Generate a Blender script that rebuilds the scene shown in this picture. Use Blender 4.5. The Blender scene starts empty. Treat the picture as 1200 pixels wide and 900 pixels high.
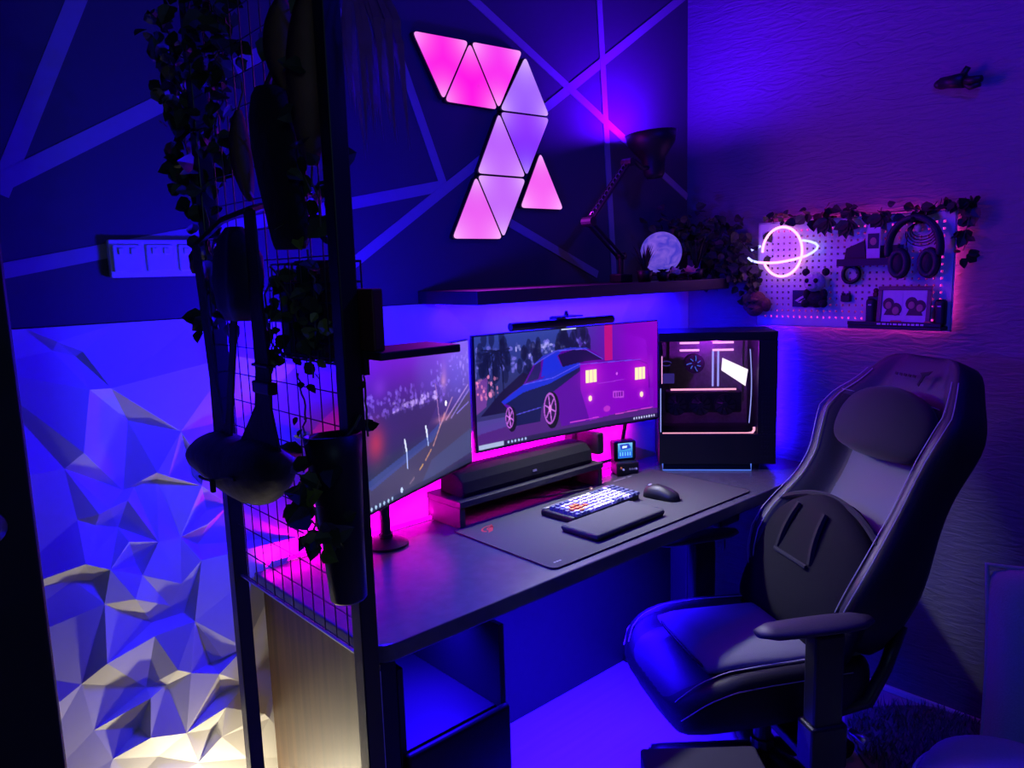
import bpy, bmesh, math, random
import numpy as np
from mathutils import Vector, Matrix, Euler
from mathutils.geometry import delaunay_2d_cdt
random.seed(7)
PI = math.pi
scene = bpy.context.scene
COL = scene.collection
V3 = Vector

# ------------------------------------------------------------------ materials
def lin(c):
    return tuple((x/12.92 if x <= .04045 else ((x+.055)/1.055)**2.4) for x in c)

def rgb(r, g, b):
    return lin((r/255, g/255, b/255))

def nt_of(name):
    m = bpy.data.materials.new(name); m.use_nodes = True
    nt = m.node_tree; nt.nodes.clear()
    out = nt.nodes.new('ShaderNodeOutputMaterial')
    return m, nt, out

def pr(name, col, rough=.5, metal=0., var=.15, scale=40., bump=0., bscale=None, spec=.5, sheen=0., coat=0.):
    """principled surface with a procedural noise variation and bump"""
    m, nt, out = nt_of(name)
    b = nt.nodes.new('ShaderNodeBsdfPrincipled')
    tc = nt.nodes.new('ShaderNodeTexCoord')
    n = nt.nodes.new('ShaderNodeTexNoise'); n.inputs['Scale'].default_value = scale; n.inputs['Detail'].default_value = 4
    nt.links.new(tc.outputs['Object'], n.inputs['Vector'])
    mx = nt.nodes.new('ShaderNodeMix'); mx.data_type = 'RGBA'
    mx.inputs['A'].default_value = (*[c*(1-var) for c in col], 1)
    mx.inputs['B'].default_value = (*[min(1, c*(1+var)) for c in col], 1)
    nt.links.new(n.outputs['Fac'], mx.inputs['Factor'])
    nt.links.new(mx.outputs['Result'], b.inputs['Base Color'])
    b.inputs['Roughness'].default_value = rough; b.inputs['Metallic'].default_value = metal
    b.inputs['Specular IOR Level'].default_value = spec
    b.inputs['Sheen Weight'].default_value = sheen
    b.inputs['Coat Weight'].default_value = coat
    if bump > 0:
        n2 = nt.nodes.new('ShaderNodeTexNoise'); n2.inputs['Scale'].default_value = bscale or scale; n2.inputs['Detail'].default_value = 6
        nt.links.new(tc.outputs['Object'], n2.inputs['Vector'])
        bp = nt.nodes.new('ShaderNodeBump'); bp.inputs['Strength'].default_value = bump; bp.inputs['Distance'].default_value = .01
        nt.links.new(n2.outputs['Fac'], bp.inputs['Height']); nt.links.new(bp.outputs['Normal'], b.inputs['Normal'])
    nt.links.new(b.outputs['BSDF'], out.inputs['Surface'])
    return m

def em(name, col, s=1.):
    m, nt, out = nt_of(name)
    e = nt.nodes.new('ShaderNodeEmission'); e.inputs['Color'].default_value = (*col, 1); e.inputs['Strength'].default_value = s
    nt.links.new(e.outputs['Emission'], out.inputs['Surface'])
    return m

def em_attr(name, s=1., gloss=True, noshadow=False):
    """emission from the point colour attribute 'Col' (screens, lit diffusers)"""
    m, nt, out = nt_of(name)
    a = nt.nodes.new('ShaderNodeAttribute'); a.attribute_name = 'Col'
    b = nt.nodes.new('ShaderNodeBsdfPrincipled')
    b.inputs['Base Color'].default_value = (.01, .01, .012, 1); b.inputs['Roughness'].default_value = .35
    nt.links.new(a.outputs['Color'], b.inputs['Emission Color']); b.inputs['Emission Strength'].default_value = s
    nt.links.new(b.outputs['BSDF'], out.inputs['Surface'])
    return m

def glass(name, tint=(1, 1, 1), refl=.06):
    m, nt, out = nt_of(name)
    t = nt.nodes.new('ShaderNodeBsdfTransparent'); t.inputs['Color'].default_value = (*tint, 1)
    g = nt.nodes.new('ShaderNodeBsdfGlossy'); g.inputs['Roughness'].default_value = .03
    mx = nt.nodes.new('ShaderNodeMixShader'); mx.inputs['Fac'].default_value = refl
    nt.links.new(t.outputs['BSDF'], mx.inputs[1]); nt.links.new(g.outputs['BSDF'], mx.inputs[2])
    nt.links.new(mx.outputs['Shader'], out.inputs['Surface'])
    return m

def wood(name, c1, c2, rough=.45, axis=2):
    m, nt, out = nt_of(name)
    b = nt.nodes.new('ShaderNodeBsdfPrincipled'); b.inputs['Roughness'].default_value = rough
    tc = nt.nodes.new('ShaderNodeTexCoord'); mp = nt.nodes.new('ShaderNodeMapping')
    s = [60, 60, 60]; s[axis] = 3
    mp.inputs['Scale'].default_value = s
    n = nt.nodes.new('ShaderNodeTexNoise'); n.inputs['Scale'].default_value = 1.; n.inputs['Detail'].default_value = 6
    nt.links.new(tc.outputs['Object'], mp.inputs['Vector']); nt.links.new(mp.outputs['Vector'], n.inputs['Vector'])
    r = nt.nodes.new('ShaderNodeValToRGB')
    r.color_ramp.elements[0].position = .35; r.color_ramp.elements[0].color = (*c1, 1)
    r.color_ramp.elements[1].position = .65; r.color_ramp.elements[1].color = (*c2, 1)
    nt.links.new(n.outputs['Fac'], r.inputs['Fac']); nt.links.new(r.outputs['Color'], b.inputs['Base Color'])
    nt.links.new(b.outputs['BSDF'], out.inputs['Surface'])
    return m

def plaster(name, col):
    """skimmed wall with trowel strokes running along it"""
    m, nt, out = nt_of(name)
    b = nt.nodes.new('ShaderNodeBsdfPrincipled'); b.inputs['Roughness'].default_value = .6
    b.inputs['Base Color'].default_value = (*col, 1)
    tc = nt.nodes.new('ShaderNodeTexCoord'); mp = nt.nodes.new('ShaderNodeMapping')
    mp.inputs['Rotation'].default_value = (.35, 0, 0); mp.inputs['Scale'].default_value = (14, 11, 52)
    n = nt.nodes.new('ShaderNodeTexNoise'); n.inputs['Scale'].default_value = 1.; n.inputs['Detail'].default_value = 7; n.inputs['Distortion'].default_value = 1.4
    nt.links.new(tc.outputs['Object'], mp.inputs['Vector']); nt.links.new(mp.outputs['Vector'], n.inputs['Vector'])
    bp = nt.nodes.new('ShaderNodeBump'); bp.inputs['Strength'].default_value = .5; bp.inputs['Distance'].default_value = .015
    nt.links.new(n.outputs['Fac'], bp.inputs['Height']); nt.links.new(bp.outputs['Normal'], b.inputs['Normal'])
    nt.links.new(b.outputs['BSDF'], out.inputs['Surface'])
    return m

BLUE = (.012, .001, 1.)
MAG = (1., 0., .75)
M = dict(
    wall_paint=pr('wall_paint', (.062, .062, .075), .7, var=.08, scale=6),
    stripe=pr('stripe_paint', (.30, .28, .32), .7, var=.06),
    plaster=plaster('rough_plaster', (.17, .17, .19)),
    relief=pr('white_relief', (.80, .79, .77), .55, var=.03),
    floor=wood('floor_board', rgb(166, 164, 165), rgb(174, 172, 172), .5, 0),
    ceiling=pr('ceiling_paint', (.06, .06, .07), .9),
    black=pr('black_plastic', (.010, .010, .012), .45, spec=.35, bump=.02, scale=200),
    blackmetal=pr('black_metal', (.010, .010, .012), .38, metal=.0, bump=.02, scale=120),
    matte=pr('black_matte', (.009, .009, .011), .75),
    desktop=pr('black_desktop', (.080, .078, .10), .25, var=.2, scale=30, bump=.03, bscale=120),
    sidewood=wood('walnut_panel', rgb(60, 42, 27), rgb(88, 64, 42), .5, 2),
    modesty=pr('dark_board', (.022, .022, .025), .6),
    shelf=pr('shelf_board', (.020, .018, .020), .5, var=.2),
    mat=pr('desk_mat_cloth', (.050, .050, .055), .9, var=.25, scale=600, bump=.15, bscale=900),
    board=pr('graphite_board', (.10, .09, .11), .5, var=.5, scale=90),
    red=pr('red_print', (.55, .02, .03), .6),
    greyprint=pr('grey_print', (.25, .25, .27), .6),
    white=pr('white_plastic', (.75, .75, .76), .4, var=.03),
    peg=pr('white_pegboard', (.66, .66, .68), .55, var=.03),
    keywhite=pr('white_keycap', (.90, .89, .85), .45, var=.04),
    keygrey=pr('slate_keycap', (.10, .12, .20), .5),
    keyorange=pr('orange_keycap', (.85, .22, .05), .5),
    silver=pr('silver_metal', (.6, .6, .62), .3, metal=1.),
    brass=pr('brass', (.7, .5, .25), .3, metal=1.),
    leather=pr('black_leather', (.010, .010, .012), .55, spec=.3, bump=.10, scale=250),
    leather2=pr('dark_leather', (.034, .028, .040), .5, spec=.35, bump=.08, scale=250),
    fabric=pr('charcoal_fabric', (.13, .125, .14), .9, bump=.2, scale=500, sheen=.2),
    velvet=pr('black_velour', (.008, .008, .010), .95, sheen=.1),
    stitch=pr('pale_stitching', (.35, .33, .38), .6),
    meshcloth=pr('black_mesh_cloth', (.006, .006, .008), .85, spec=.2, bump=.4, scale=700),
    leaf=pr('dark_leaf', (.020, .038, .014), .55, var=.5, scale=25),
    leaf2=pr('lime_leaf', (.16, .20, .03), .5, var=.3),
    stem=pr('vine_stem', (.10, .09, .04), .6),
    dried=pr('dried_brown_leaf', (.16, .085, .045), .7, var=.4, scale=20, bump=.3),
    ivyred=pr('russet_leaf', (.10, .020, .015), .55, var=.5, scale=25),
    cloth=pr('black_cloth', (.008, .008, .011), .9, bump=.3, scale=60),
    canvas=pr('black_canvas', (.014, .014, .015), .75, bump=.3, scale=40),
    wire=pr('black_wire', (.008, .008, .01), .45),
    teal=pr('teal_card', (.01, .06, .08), .6), green=pr('green_card', (.01, .08, .03), .6),
    maroon=pr('maroon_card', (.09, .008, .008), .6), navy=pr('navy_card', (.01, .012, .05), .6),
    brownbook=pr('brown_card', (.09, .03, .015), .6),
    feather=pr('violet_feather', (.26, .06, .5), .7, var=.4),
    duvet=pr('sage_fabric', (.40, .56, .54), .9, bump=.25, scale=220, sheen=.2),
    rug=pr('grey_shag', (.16, .15, .20), .95),
    panda_w=pr('cream_plush', (.55, .54, .55), .95, bump=.6, scale=150),
    panda_b=pr('black_plush', (.012, .012, .014), .95, bump=.6, scale=150),
    brownfur=pr('brown_plush', (.20, .09, .05), .9, bump=.6, scale=120),
    pink=pr('pink_petal', (.9, .45, .55), .7), cream=pr('cream_petal', (.8, .78, .72), .7),
    orangeprint=pr('orange_print', (.6, .22, .08), .6),
    skin=pr('photo_skin_tone', (.45, .24, .18), .6), hairp=pr('photo_dark_tone', (.06, .03, .03), .6),
    photo=pr('photo_paper', (.62, .60, .66), .4),
    framewood=pr('frame_wood', (.16, .09, .10), .5),
    mag_em=em('magenta_led', MAG, 6.), peg_em=em('magenta_backlight', (1., .03, .55), 22.), blue_em=em('blue_led', BLUE, 6.),
    neonpink=em('pink_neon', (1., .34, .62), 2.5), neonblue=em('ice_neon', (.36, .38, 1.), 2.4),
    pcpink=em('pink_led_bar', (1., .42, .85), 2.2), pcred=em('red_led_bar', (1., .40, .55), 2.2),
    pcblue=em('violet_led_bar', (.35, .4, 1.), 1.6), pcwhite=em('white_led_screen', (1., .86, .97), 2.2),
    pcglow=em('dim_blue_led', (.10, .22, 1.), .9), pcdim=em('dim_violet_print', (.10, .06, .55), .5),
    ledw=em('white_indicator', (.8, .85, 1.), .8), holelit=em('hole_glow', (.9, .75, 1.), .7),
    moon=None, screen=em_attr('screen_pixels', 1.15), tri=em_attr('triangle_diffuser', 1.),
    pcglass=glass('tinted_glass', (.80, .78, .82), .05),
    bulb=em('violet_bulb', (.35, .05, 1.), 5.), warm=em('warm_led', (1., .72, .35), 8.),
    lbar=em('cool_white_led', (.8, .88, 1.), 3.),
)

# moon: emission with crater noise
def moon_mat():
    m, nt, out = nt_of('moon_shell')
    tc = nt.nodes.new('ShaderNodeTexCoord'); n = nt.nodes.new('ShaderNodeTexNoise')
    n.inputs['Scale'].default_value = 28; n.inputs['Detail'].default_value = 8; n.inputs['Distortion'].default_value = 1.5
    nt.links.new(tc.outputs['Object'], n.inputs['Vector'])
    r = nt.nodes.new('ShaderNodeValToRGB')
    r.color_ramp.elements[0].position = .35; r.color_ramp.elements[0].color = (*rgb(74, 62, 214), 1)
    r.color_ramp.elements[1].position = .68; r.color_ramp.elements[1].color = (*rgb(134, 96, 236), 1)
    nt.links.new(n.outputs['Fac'], r.inputs['Fac'])
    b = nt.nodes.new('ShaderNodeBsdfPrincipled'); b.inputs['Base Color'].default_value = (.05, .05, .05, 1); b.inputs['Roughness'].default_value = .7
    nt.links.new(r.outputs['Color'], b.inputs['Emission Color']); b.inputs['Emission Strength'].default_value = .75
    nt.links.new(b.outputs['BSDF'], out.inputs['Surface'])
    return m
M['moon'] = moon_mat()

# ------------------------------------------------------------------ mesh builder
def frame(p, zdir, up=V3((0, 0, 1))):
    z = V3(zdir).normalized()
    if abs(z.dot(up)) > .98: up = V3((0, 1, 0))
    x = up.cross(z).normalized(); y = z.cross(x)
    m = Matrix((x, y, z)).transposed().to_4x4(); m.translation = p
    return m

class MB:
    def __init__(s): s.v = []; s.f = []; s.mi = []; s.m = 0
    def add(s, vs, fs, mat=None):
        o = len(s.v); s.v += [V3(v) if mat is None else mat @ V3(v) for v in vs]
        s.f += [[o+i for i in f] for f in fs]; s.mi += [s.m]*len(fs)
        return s
    def box(s, lo, hi, mat=None):
        x0, y0, z0 = lo; x1, y1, z1 = hi
        return s.add([(x0,y0,z0),(x1,y0,z0),(x1,y1,z0),(x0,y1,z0),(x0,y0,z1),(x1,y0,z1),(x1,y1,z1),(x0,y1,z1)],
                     [(0,3,2,1),(4,5,6,7),(0,1,5,4),(1,2,6,5),(2,3,7,6),(3,0,4,7)], mat)
    def rbox(s, lo, hi, r=.004, n=2, mat=None):
        """box with bevelled edges"""
        bm = bmesh.new(); bmesh.ops.create_cube(bm, size=1)
        for v in bm.verts:
            v.co = V3([lo[i]+(v.co[i]+.5)*(hi[i]-lo[i]) for i in range(3)])
        r = min(r, .49*min(abs(hi[i]-lo[i]) for i in range(3)))
        bmesh.ops.bevel(bm, geom=bm.edges[:], offset=r, segments=n, affect='EDGES', profile=.5)
        s.bm(bm, mat); return s
    def bm(s, bm, mat=None):
        bm.verts.index_update()
        s.add([v.co.copy() for v in bm.verts], [[v.index for v in f.verts] for f in bm.faces], mat); bm.free(); return s
    def cyl(s, p0, p1, r0, r1=None, n=12, cap=True):
        r1 = r0 if r1 is None else r1
        p0, p1 = V3(p0), V3(p1); m = frame(p0, p1-p0); L = (p1-p0).length
        vs = [(r0*math.cos(2*PI*i/n), r0*math.sin(2*PI*i/n), 0) for i in range(n)] + [(r1*math.cos(2*PI*i/n), r1*math.sin(2*PI*i/n), L) for i in range(n)]
        fs = [(i, (i+1) % n, n+(i+1) % n, n+i) for i in range(n)]
        if cap: fs += [tuple(range(n-1, -1, -1)), tuple(range(n, 2*n))]
        return s.add(vs, fs, m)
    def tube(s, pts, r, n=8, closed=False, rs=None):
        pts = [V3(p) for p in pts]; k = len(pts); vs = []; fs = []
        up = None
        for i, p in enumerate(pts):
            a = pts[(i-1) % k] if (closed or i > 0) else p; b = pts[(i+1) % k] if (closed or i < k-1) else p
            t = (b-a).normalized() if (b-a).length > 1e-9 else V3((0, 0, 1))
            if up is None: up = t.orthogonal().normalized()
            up = (up - t*up.dot(t)); up = up.normalized() if up.length > 1e-6 else t.orthogonal().normalized()
            w = t.cross(up); rr = rs[i] if rs else r
            vs += [p+rr*(math.cos(2*PI*j/n)*up+math.sin(2*PI*j/n)*w) for j in range(n)]
        for i in range(k if closed else k-1):
            a = i*n; b = ((i+1) % k)*n
            fs += [(a+j, a+(j+1) % n, b+(j+1) % n, b+j) for j in range(n)]
        if not closed: fs += [tuple(range(n-1, -1, -1)), tuple(range((k-1)*n, k*n))]
        return s.add(vs, fs)
    def lathe(s, prof, n=24, mat=None):
        vs = []; fs = []
        for r, z in prof: vs += [(r*math.cos(2*PI*i/n), r*math.sin(2*PI*i/n), z) for i in range(n)]
        for k in range(len(prof)-1):
            fs += [(k*n+i, k*n+(i+1) % n, (k+1)*n+(i+1) % n, (k+1)*n+i) for i in range(n)]
        fs += [tuple(range(n-1, -1, -1)), tuple(range((len(prof)-1)*n, len(prof)*n))]
        return s.add(vs, fs, mat)
    def ball(s, c, r, mat=None, n=16):
        rx, ry, rz = (r, r, r) if not hasattr(r, '__len__') else r
        bm = bmesh.new(); bmesh.ops.create_uvsphere(bm, u_segments=n, v_segments=max(6, n*2//3), radius=1)
        T = Matrix.Translation(V3(c)) @ Matrix.Diagonal((rx, ry, rz, 1))
        return s.bm(bm, T if mat is None else mat @ T)
    def prism(s, poly, z0, z1, mat=None):
        n = len(poly)
        vs = [(x, y, z0) for x, y in poly]+[(x, y, z1) for x, y in poly]
        fs = [tuple(range(n-1, -1, -1)), tuple(range(n, 2*n))]+[(i, (i+1) % n, n+(i+1) % n, n+i) for i in range(n)]
        return s.add(vs, fs, mat)
    def rings(s, rings, cap=True, mat=None):
        n = len(rings[0]); vs = [p for r in rings for p in r]; fs = []
        for k in range(len(rings)-1):
            fs += [(k*n+i, k*n+(i+1) % n, (k+1)*n+(i+1) % n, (k+1)*n+i) for i in range(n)]
        if cap: fs += [tuple(range(n-1, -1, -1)), tuple(range((len(rings)-1)*n, len(rings)*n))]
        return s.add(vs, fs, mat)
    def leaf(s, p, d, nrm, L, W):
        """heart-shaped folded leaf"""
        d = V3(d).normalized(); nrm = V3(nrm); nrm = (nrm-d*nrm.dot(d)); nrm = nrm.normalized() if nrm.length > 1e-5 else d.orthogonal().normalized()
        w = d.cross(nrm); p = V3(p)
        pts = [(0, 0, 0), (.1, .32, .06), (.38, .5, .10), (.72, .3, .04), (1, 0, -.08), (.72, -.3, .04), (.38, -.5, .10), (.1, -.32, .06), (.45, 0, -.02)]
        vs = [p+d*(a*L)+w*(b*W)+nrm*(c*L) for a, b, c in pts]
        return s.add(vs, [(0,1,8),(1,2,8),(2,3,8),(3,4,8),(4,5,8),(5,6,8),(6,7,8),(7,0,8)])
    def mesh(s, name, mats, smooth=False):
        me = bpy.data.meshes.new(name); me.from_pydata([tuple(v) for v in s.v], [], s.f); me.update()
        for m in (mats if isinstance(mats, (list, tuple)) else [mats]): me.materials.append(m)
        me.polygons.foreach_set('material_index', s.mi)
        if smooth: me.polygons.foreach_set('use_smooth', [True]*len(me.polygons))
        bm = bmesh.new(); bm.from_mesh(me); bmesh.ops.recalc_face_normals(bm, faces=bm.faces[:]); bm.to_mesh(me); bm.free()
        return me

WM = {}
def thing(name, label, cat, loc=(0, 0, 0), rz=0, group=None):
    o = bpy.data.objects.new(name, None); o.empty_display_size = .05; COL.objects.link(o)
    o.location = loc; o.rotation_euler = (0, 0, rz)
    WM[o.name] = Matrix.Translation(loc) @ Matrix.Rotation(rz, 4, 'Z')
    tag(o, label, cat, group); return o

def tag(o, label=None, cat=None, group=None, kind=None):
    if label: o['label'] = label
    if cat: o['category'] = cat
    if group: o['group'] = group
    if kind: o['kind'] = kind
    return o

def obj(name, mb, mats, parent=None, smooth=False, label=None, local=False, bevel=0, sub=0, auto=None):
    """link a builder as ONE mesh; builder is in world space unless local=True (then in the thing's own space)"""
    me = mb.mesh(name, mats, smooth)
    o = bpy.data.objects.new(name, me); COL.objects.link(o)
    if parent:
        W = WM[parent.name]
        if not local: me.transform(W.inverted())
        o.parent = parent; WM[o.name] = W
    else:
        vs = [v.co for v in me.vertices]
        c = V3(((min(v.x for v in vs)+max(v.x for v in vs))/2, (min(v.y for v in vs)+max(v.y for v in vs))/2, min(v.z for v in vs)))
        me.transform(Matrix.Translation(-c)); o.location = c; WM[o.name] = Matrix.Translation(c)
    if bevel:
        b = o.modifiers.new('bevel', 'BEVEL'); b.width = bevel; b.segments = 2; b.limit_method = 'ANGLE'
    if sub:
        b = o.modifiers.new('sub', 'SUBSURF'); b.levels = sub; b.render_levels = sub
    if auto:
        me.polygons.foreach_set('use_smooth', [True]*len(me.polygons))
        b = o.modifiers.new('es', 'EDGE_SPLIT'); b.split_angle = auto
    if label: o['label'] = label
    return o

def struct(name, mb, mats, label=None, **k):
    o = obj(name, mb, mats, **k); o['kind'] = 'structure'
    if label: o['label'] = label
    return o

def area(name, loc, rot, sx, sy, power, col, spread=PI):
    l = bpy.data.lights.new(name, 'AREA'); l.shape = 'RECTANGLE'; l.size = sx; l.size_y = sy; l.energy = power; l.color = col; l.spread = spread
    o = bpy.data.objects.new(name, l); COL.objects.link(o); o.location = loc; o.rotation_euler = rot; return o
def point(name, loc, power, col, r=.02):
    l = bpy.data.lights.new(name, 'POINT'); l.energy = power; l.color = col; l.shadow_soft_size = r
    o = bpy.data.objects.new(name, l); COL.objects.link(o); o.location = loc; return o
def spot(name, loc, target, power, col, ang, blend=.3, r=.02):
    l = bpy.data.lights.new(name, 'SPOT'); l.energy = power; l.color = col; l.spot_size = ang; l.spot_blend = blend; l.shadow_soft_size = r
    o = bpy.data.objects.new(name, l); COL.objects.link(o); o.location = loc
    o.rotation_euler = (V3(target)-V3(loc)).to_track_quat('-Z', 'Y').to_euler(); return o

# ------------------------------------------------------------------ camera
cd = bpy.data.cameras.new('camera'); cam = bpy.data.objects.new('camera', cd); COL.objects.link(cam)
right = V3((.743, -.669, -.030)); down = V3((-.120, -.090, -.989)); fwd = V3((.659, .738, -.147))
right.normalize(); fwd = (fwd-right*fwd.dot(right)).normalized(); upv = right.cross(fwd)
mw = Matrix((right, upv, -fwd)).transposed().to_4x4(); mw.translation = (-2.4915, -1.755, 1.43)
cam.matrix_world = mw
cd.sensor_width = 36; cd.lens = 36*889/1200; cd.clip_start = .02
scene.camera = cam

# ------------------------------------------------------------------ room
XL, YF, ZC = -3.15, -2.9, 2.55
struct('floor', MB().box((XL, YF, -.06), (.0, .0, 0)), M['floor'], 'pale floor washed in blue light')
struct('ceiling', MB().box((XL, YF, ZC), (.0, .0, ZC+.06)), M['ceiling'], 'ceiling above the desk corner')
def band(mb, a, b, w=.030, k=0):
    (x0, z0), (x1, z1) = a, b
    d = V3((x1-x0, z1-z0, 0)).normalized(); n = V3((-d.y, d.x, 0))*w/2
    mb.prism([(x0+n.x, z0+n.y), (x0-n.x, z0-n.y), (x1-n.x, z1-n.y), (x1+n.x, z1+n.y)], 0, .0008+.0004*k,
             Matrix(((1, 0, 0, 0), (0, 0, -1, 0), (0, 1, 0, 0), (0, 0, 0, 1))))
w = MB().box((XL-.1, 0, 0), (.1, .1, ZC)); w.m = 1
for kk, (a, b, wd) in enumerate([((-2.009, 2.08), (-2.222, 1.605), .034), ((-2.228, 1.62), (-1.45, 2.075), .034), ((-2.5, 1.406), (-1.152, 1.676), .030),
              ((-1.41, 2.30), (-1.161, 1.675), .026), ((-1.50, 1.440), (-.002, 2.421), .028), ((-1.25, 2.301), (-.002, 1.690), .026),
              ((-.51, 2.54), (-.433, 1.40), .026), ((-.98, 1.603), (-.52, 1.410), .026)]): band(w, a, b, wd, kk)
struct('wall_back', w, [M['wall_paint'], M['stripe']], 'dark painted wall with pale criss-cross stripes')
struct('wall_right', MB().box((0, YF, 0), (.1, 0, ZC)), M['plaster'], 'rough plastered wall behind the chair')
struct('wall_left', MB().box((XL-.1, YF, 0), (XL, 0, ZC)), M['wall_paint'], 'wall beside the open door')
struct('wall_front', MB().box((XL-.1, YF-.1, 0), (.1, YF, ZC)), M['wall_paint'], 'wall behind the viewer')
struct('baseboard_right', MB().rbox((-.012, YF, 0), (0, 0, .022), .004), M['white'], 'thin white beading where floor meets plaster wall')

# faceted relief cladding below the shelf
pts = []; hs = []; cons = []
def pt(x, z, h):
    for i, (a, b) in enumerate(pts):
        if (a-x)**2+(b-z)**2 < .010**2: hs[i] = max(hs[i], h) if h > 0 else hs[i]; return i
    pts.append((x, z)); hs.append(h); return len(pts)-1
# (corners, protrusion of each corner in cm): facets that look downward
FAC = [
 ([(-2.159,1.318),(-2.116,1.295),(-2.127,1.285),(-2.167,1.300)],(2.4,2.4,1.2,1.2)), ([(-2.116,1.218),(-2.076,1.216),(-2.041,1.138)],(4.5,4.5,.5)),
 ([(-2.140,1.092),(-2.065,.989),(-2.174,1.062)],(5,.5,3)), ([(-1.945,1.103),(-1.899,1.013),(-1.916,.988)],(4,4,.5)),
 ([(-2.043,.991),(-2.002,1.021),(-1.980,1.008),(-1.999,1.001)],(.5,4,4,1.5)), ([(-2.123,.956),(-2.128,.929),(-2.161,.950)],(4,2,2.5)),
 ([(-2.064,.971),(-2.083,.910),(-2.102,.962)],(3,.5,3.5)), ([(-1.911,.972),(-1.849,.910),(-1.896,.904)],(4,2.5,1)),
 ([(-1.963,.861),(-1.904,.881),(-1.921,.828)],(2.5,4,.5)), ([(-2.160,.861),(-2.116,.836),(-2.147,.814),(-2.180,.824)],(5,5,2,2)),
 ([(-2.132,.762),(-2.074,.757),(-2.036,.676)],(4,5,.5)), ([(-2.039,.653),(-2.062,.531),(-2.142,.635)],(3,.5,5)),
 ([(-2.142,.635),(-2.062,.531),(-2.188,.596)],(5,.5,2)), ([(-2.004,.566),(-1.976,.548),(-2.023,.528),(-2.055,.528)],(5,5,2.2,.5)),
 ([(-2.063,.519),(-2.085,.444),(-2.175,.482)],(4,.5,1.5)), ([(-1.954,.662),(-1.899,.549),(-1.919,.534)],(4,3.5,.8)),
 ([(-1.899,.549),(-1.850,.562),(-1.919,.534)],(3.5,5,.8)), ([(-1.914,.521),(-1.848,.464),(-1.901,.450)],(5,3.5,.5)),
 ([(-1.906,.433),(-1.924,.368),(-1.996,.404)],(5,.5,2)), ([(-2.074,.433),(-1.996,.404),(-2.053,.357),(-2.146,.402)],(5,4,.5,1.8)),
 ([(-1.927,.800),(-1.965,.676),(-1.997,.706)],(4,.5,1.5)), ([(-2.053,.802),(-1.972,.755),(-1.997,.706)],(4,3,1.5)),
 ([(-1.812,.371),(-1.793,.342),(-1.919,.359)],(4,2,.5)), ([(-1.926,.352),(-1.852,.257),(-1.968,.302)],(4,1,1)), ([(-2.072,.883),(-2.011,.864),(-2.054,.814)],(4,3,.5)),
]
for poly, h in FAC:
    ids = [pt(x, z, q/100*.95) for (x, z), q in zip(poly, h)]
    for a, b in zip(ids, ids[1:]+ids[:1]): cons.append((min(a, b), max(a, b)))
rnd = random.Random(3)
ZT = 1.347
for i in range(400):
    x = rnd.uniform(-2.68, -.02); z = rnd.uniform(.03, ZT-.05)
    inside = -2.2 < x < -1.80 and z > .25
    if all((a-x)**2+(b-z)**2 > (.105 if inside else .13)**2 for a, b in pts):
        pt(x, z, rnd.choice((.004, .022, .043)))
for z in np.linspace(0, ZT, 9): pt(-2.72, float(z), .006); pt(-.001, float(z), .004)
for x in np.linspace(-2.72, -.001, 17)[1:-1]: pt(float(x), 0, .006); pt(float(x), ZT, .008)
cons = sorted(set(c for c in cons if c[0] != c[1]))
res = delaunay_2d_cdt([V3((x, z)).to_2d() if False else Vector((x, z)) for x, z in pts], cons, [], 0, 1e-6)
rv, rf, orig = res[0], res[2], res[3]
mb = MB(); vv = []
for i, c in enumerate(rv):
    src = [j for j in orig[i] if j < len(hs)]
    if src: h = hs[src[0]]
    else:
        j = min(range(len(pts)), key=lambda k: (pts[k][0]-c.x)**2+(pts[k][1]-c.y)**2); h = hs[j]
    vv.append((c.x, -h-.004, c.y))
mb.add(vv, [list(f) for f in rf])
nv = len(mb.v)
mb.box((-2.72, -.0040, 0), (-.001, -.0002, ZT))
struct('trim_1', mb, M['relief'], 'white faceted relief cladding on the lower back wall')

# door leaf standing open at the left edge of view
W = Matrix.Translation((-2.305, -.50, 0)) @ Matrix.Rotation(math.radians(168), 4, 'Z')
d = MB().rbox((0, -.02, .01), (.80, .02, 2.02), .003, mat=W)
for z0, z1 in ((.18, .92), (1.06, 1.88)):
    d.rbox((.11, -.024, z0), (.69, -.0195, z1), .004, mat=W); d.rbox((.11, .0195, z0), (.69, .024, z1), .004, mat=W)
do = struct('door_1', d, M['matte'], 'black door leaf standing open')
h = MB()
p = W @ V3((.055, .02, 1.10)); q = W @ V3((.055, .07, 1.10)); q2 = W @ V3((.17, .07, 1.10))
h.cyl(p, W @ V3((.055, .028, 1.10)), .024, n=20); h.cyl(p, q, .009); h.tube([q, (q+q2)/2, q2], .009)
obj('door_handle', h, M['silver'], do, smooth=True, label='chrome lever handle')

# white socket trunking on the back wall
t = thing('socket_strip', 'white multi-socket strip fixed to the striped wall, left of the grid divider', 'socket', (-1.94, 0, 1.44))
obj('backing_plate', MB().rbox((-2.046, -.020, 1.441), (-1.842, -.0015, 1.520), .004), M['white'], t)
for i in range(3):
    x = -2.012+i*.066
    s = MB().rbox((x-.028, -.026, 1.452), (x+.028, -.019, 1.509), .003)
    so = obj('socket_plate', s, M['white'], t)
    k = MB()
    for dx in (-.012, .012): k.rbox((x+dx-.0055, -.030, 1.488), (x+dx+.0055, -.025, 1.502), .0015)
    obj('rocker_switch', k, M['white'], so)

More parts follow.
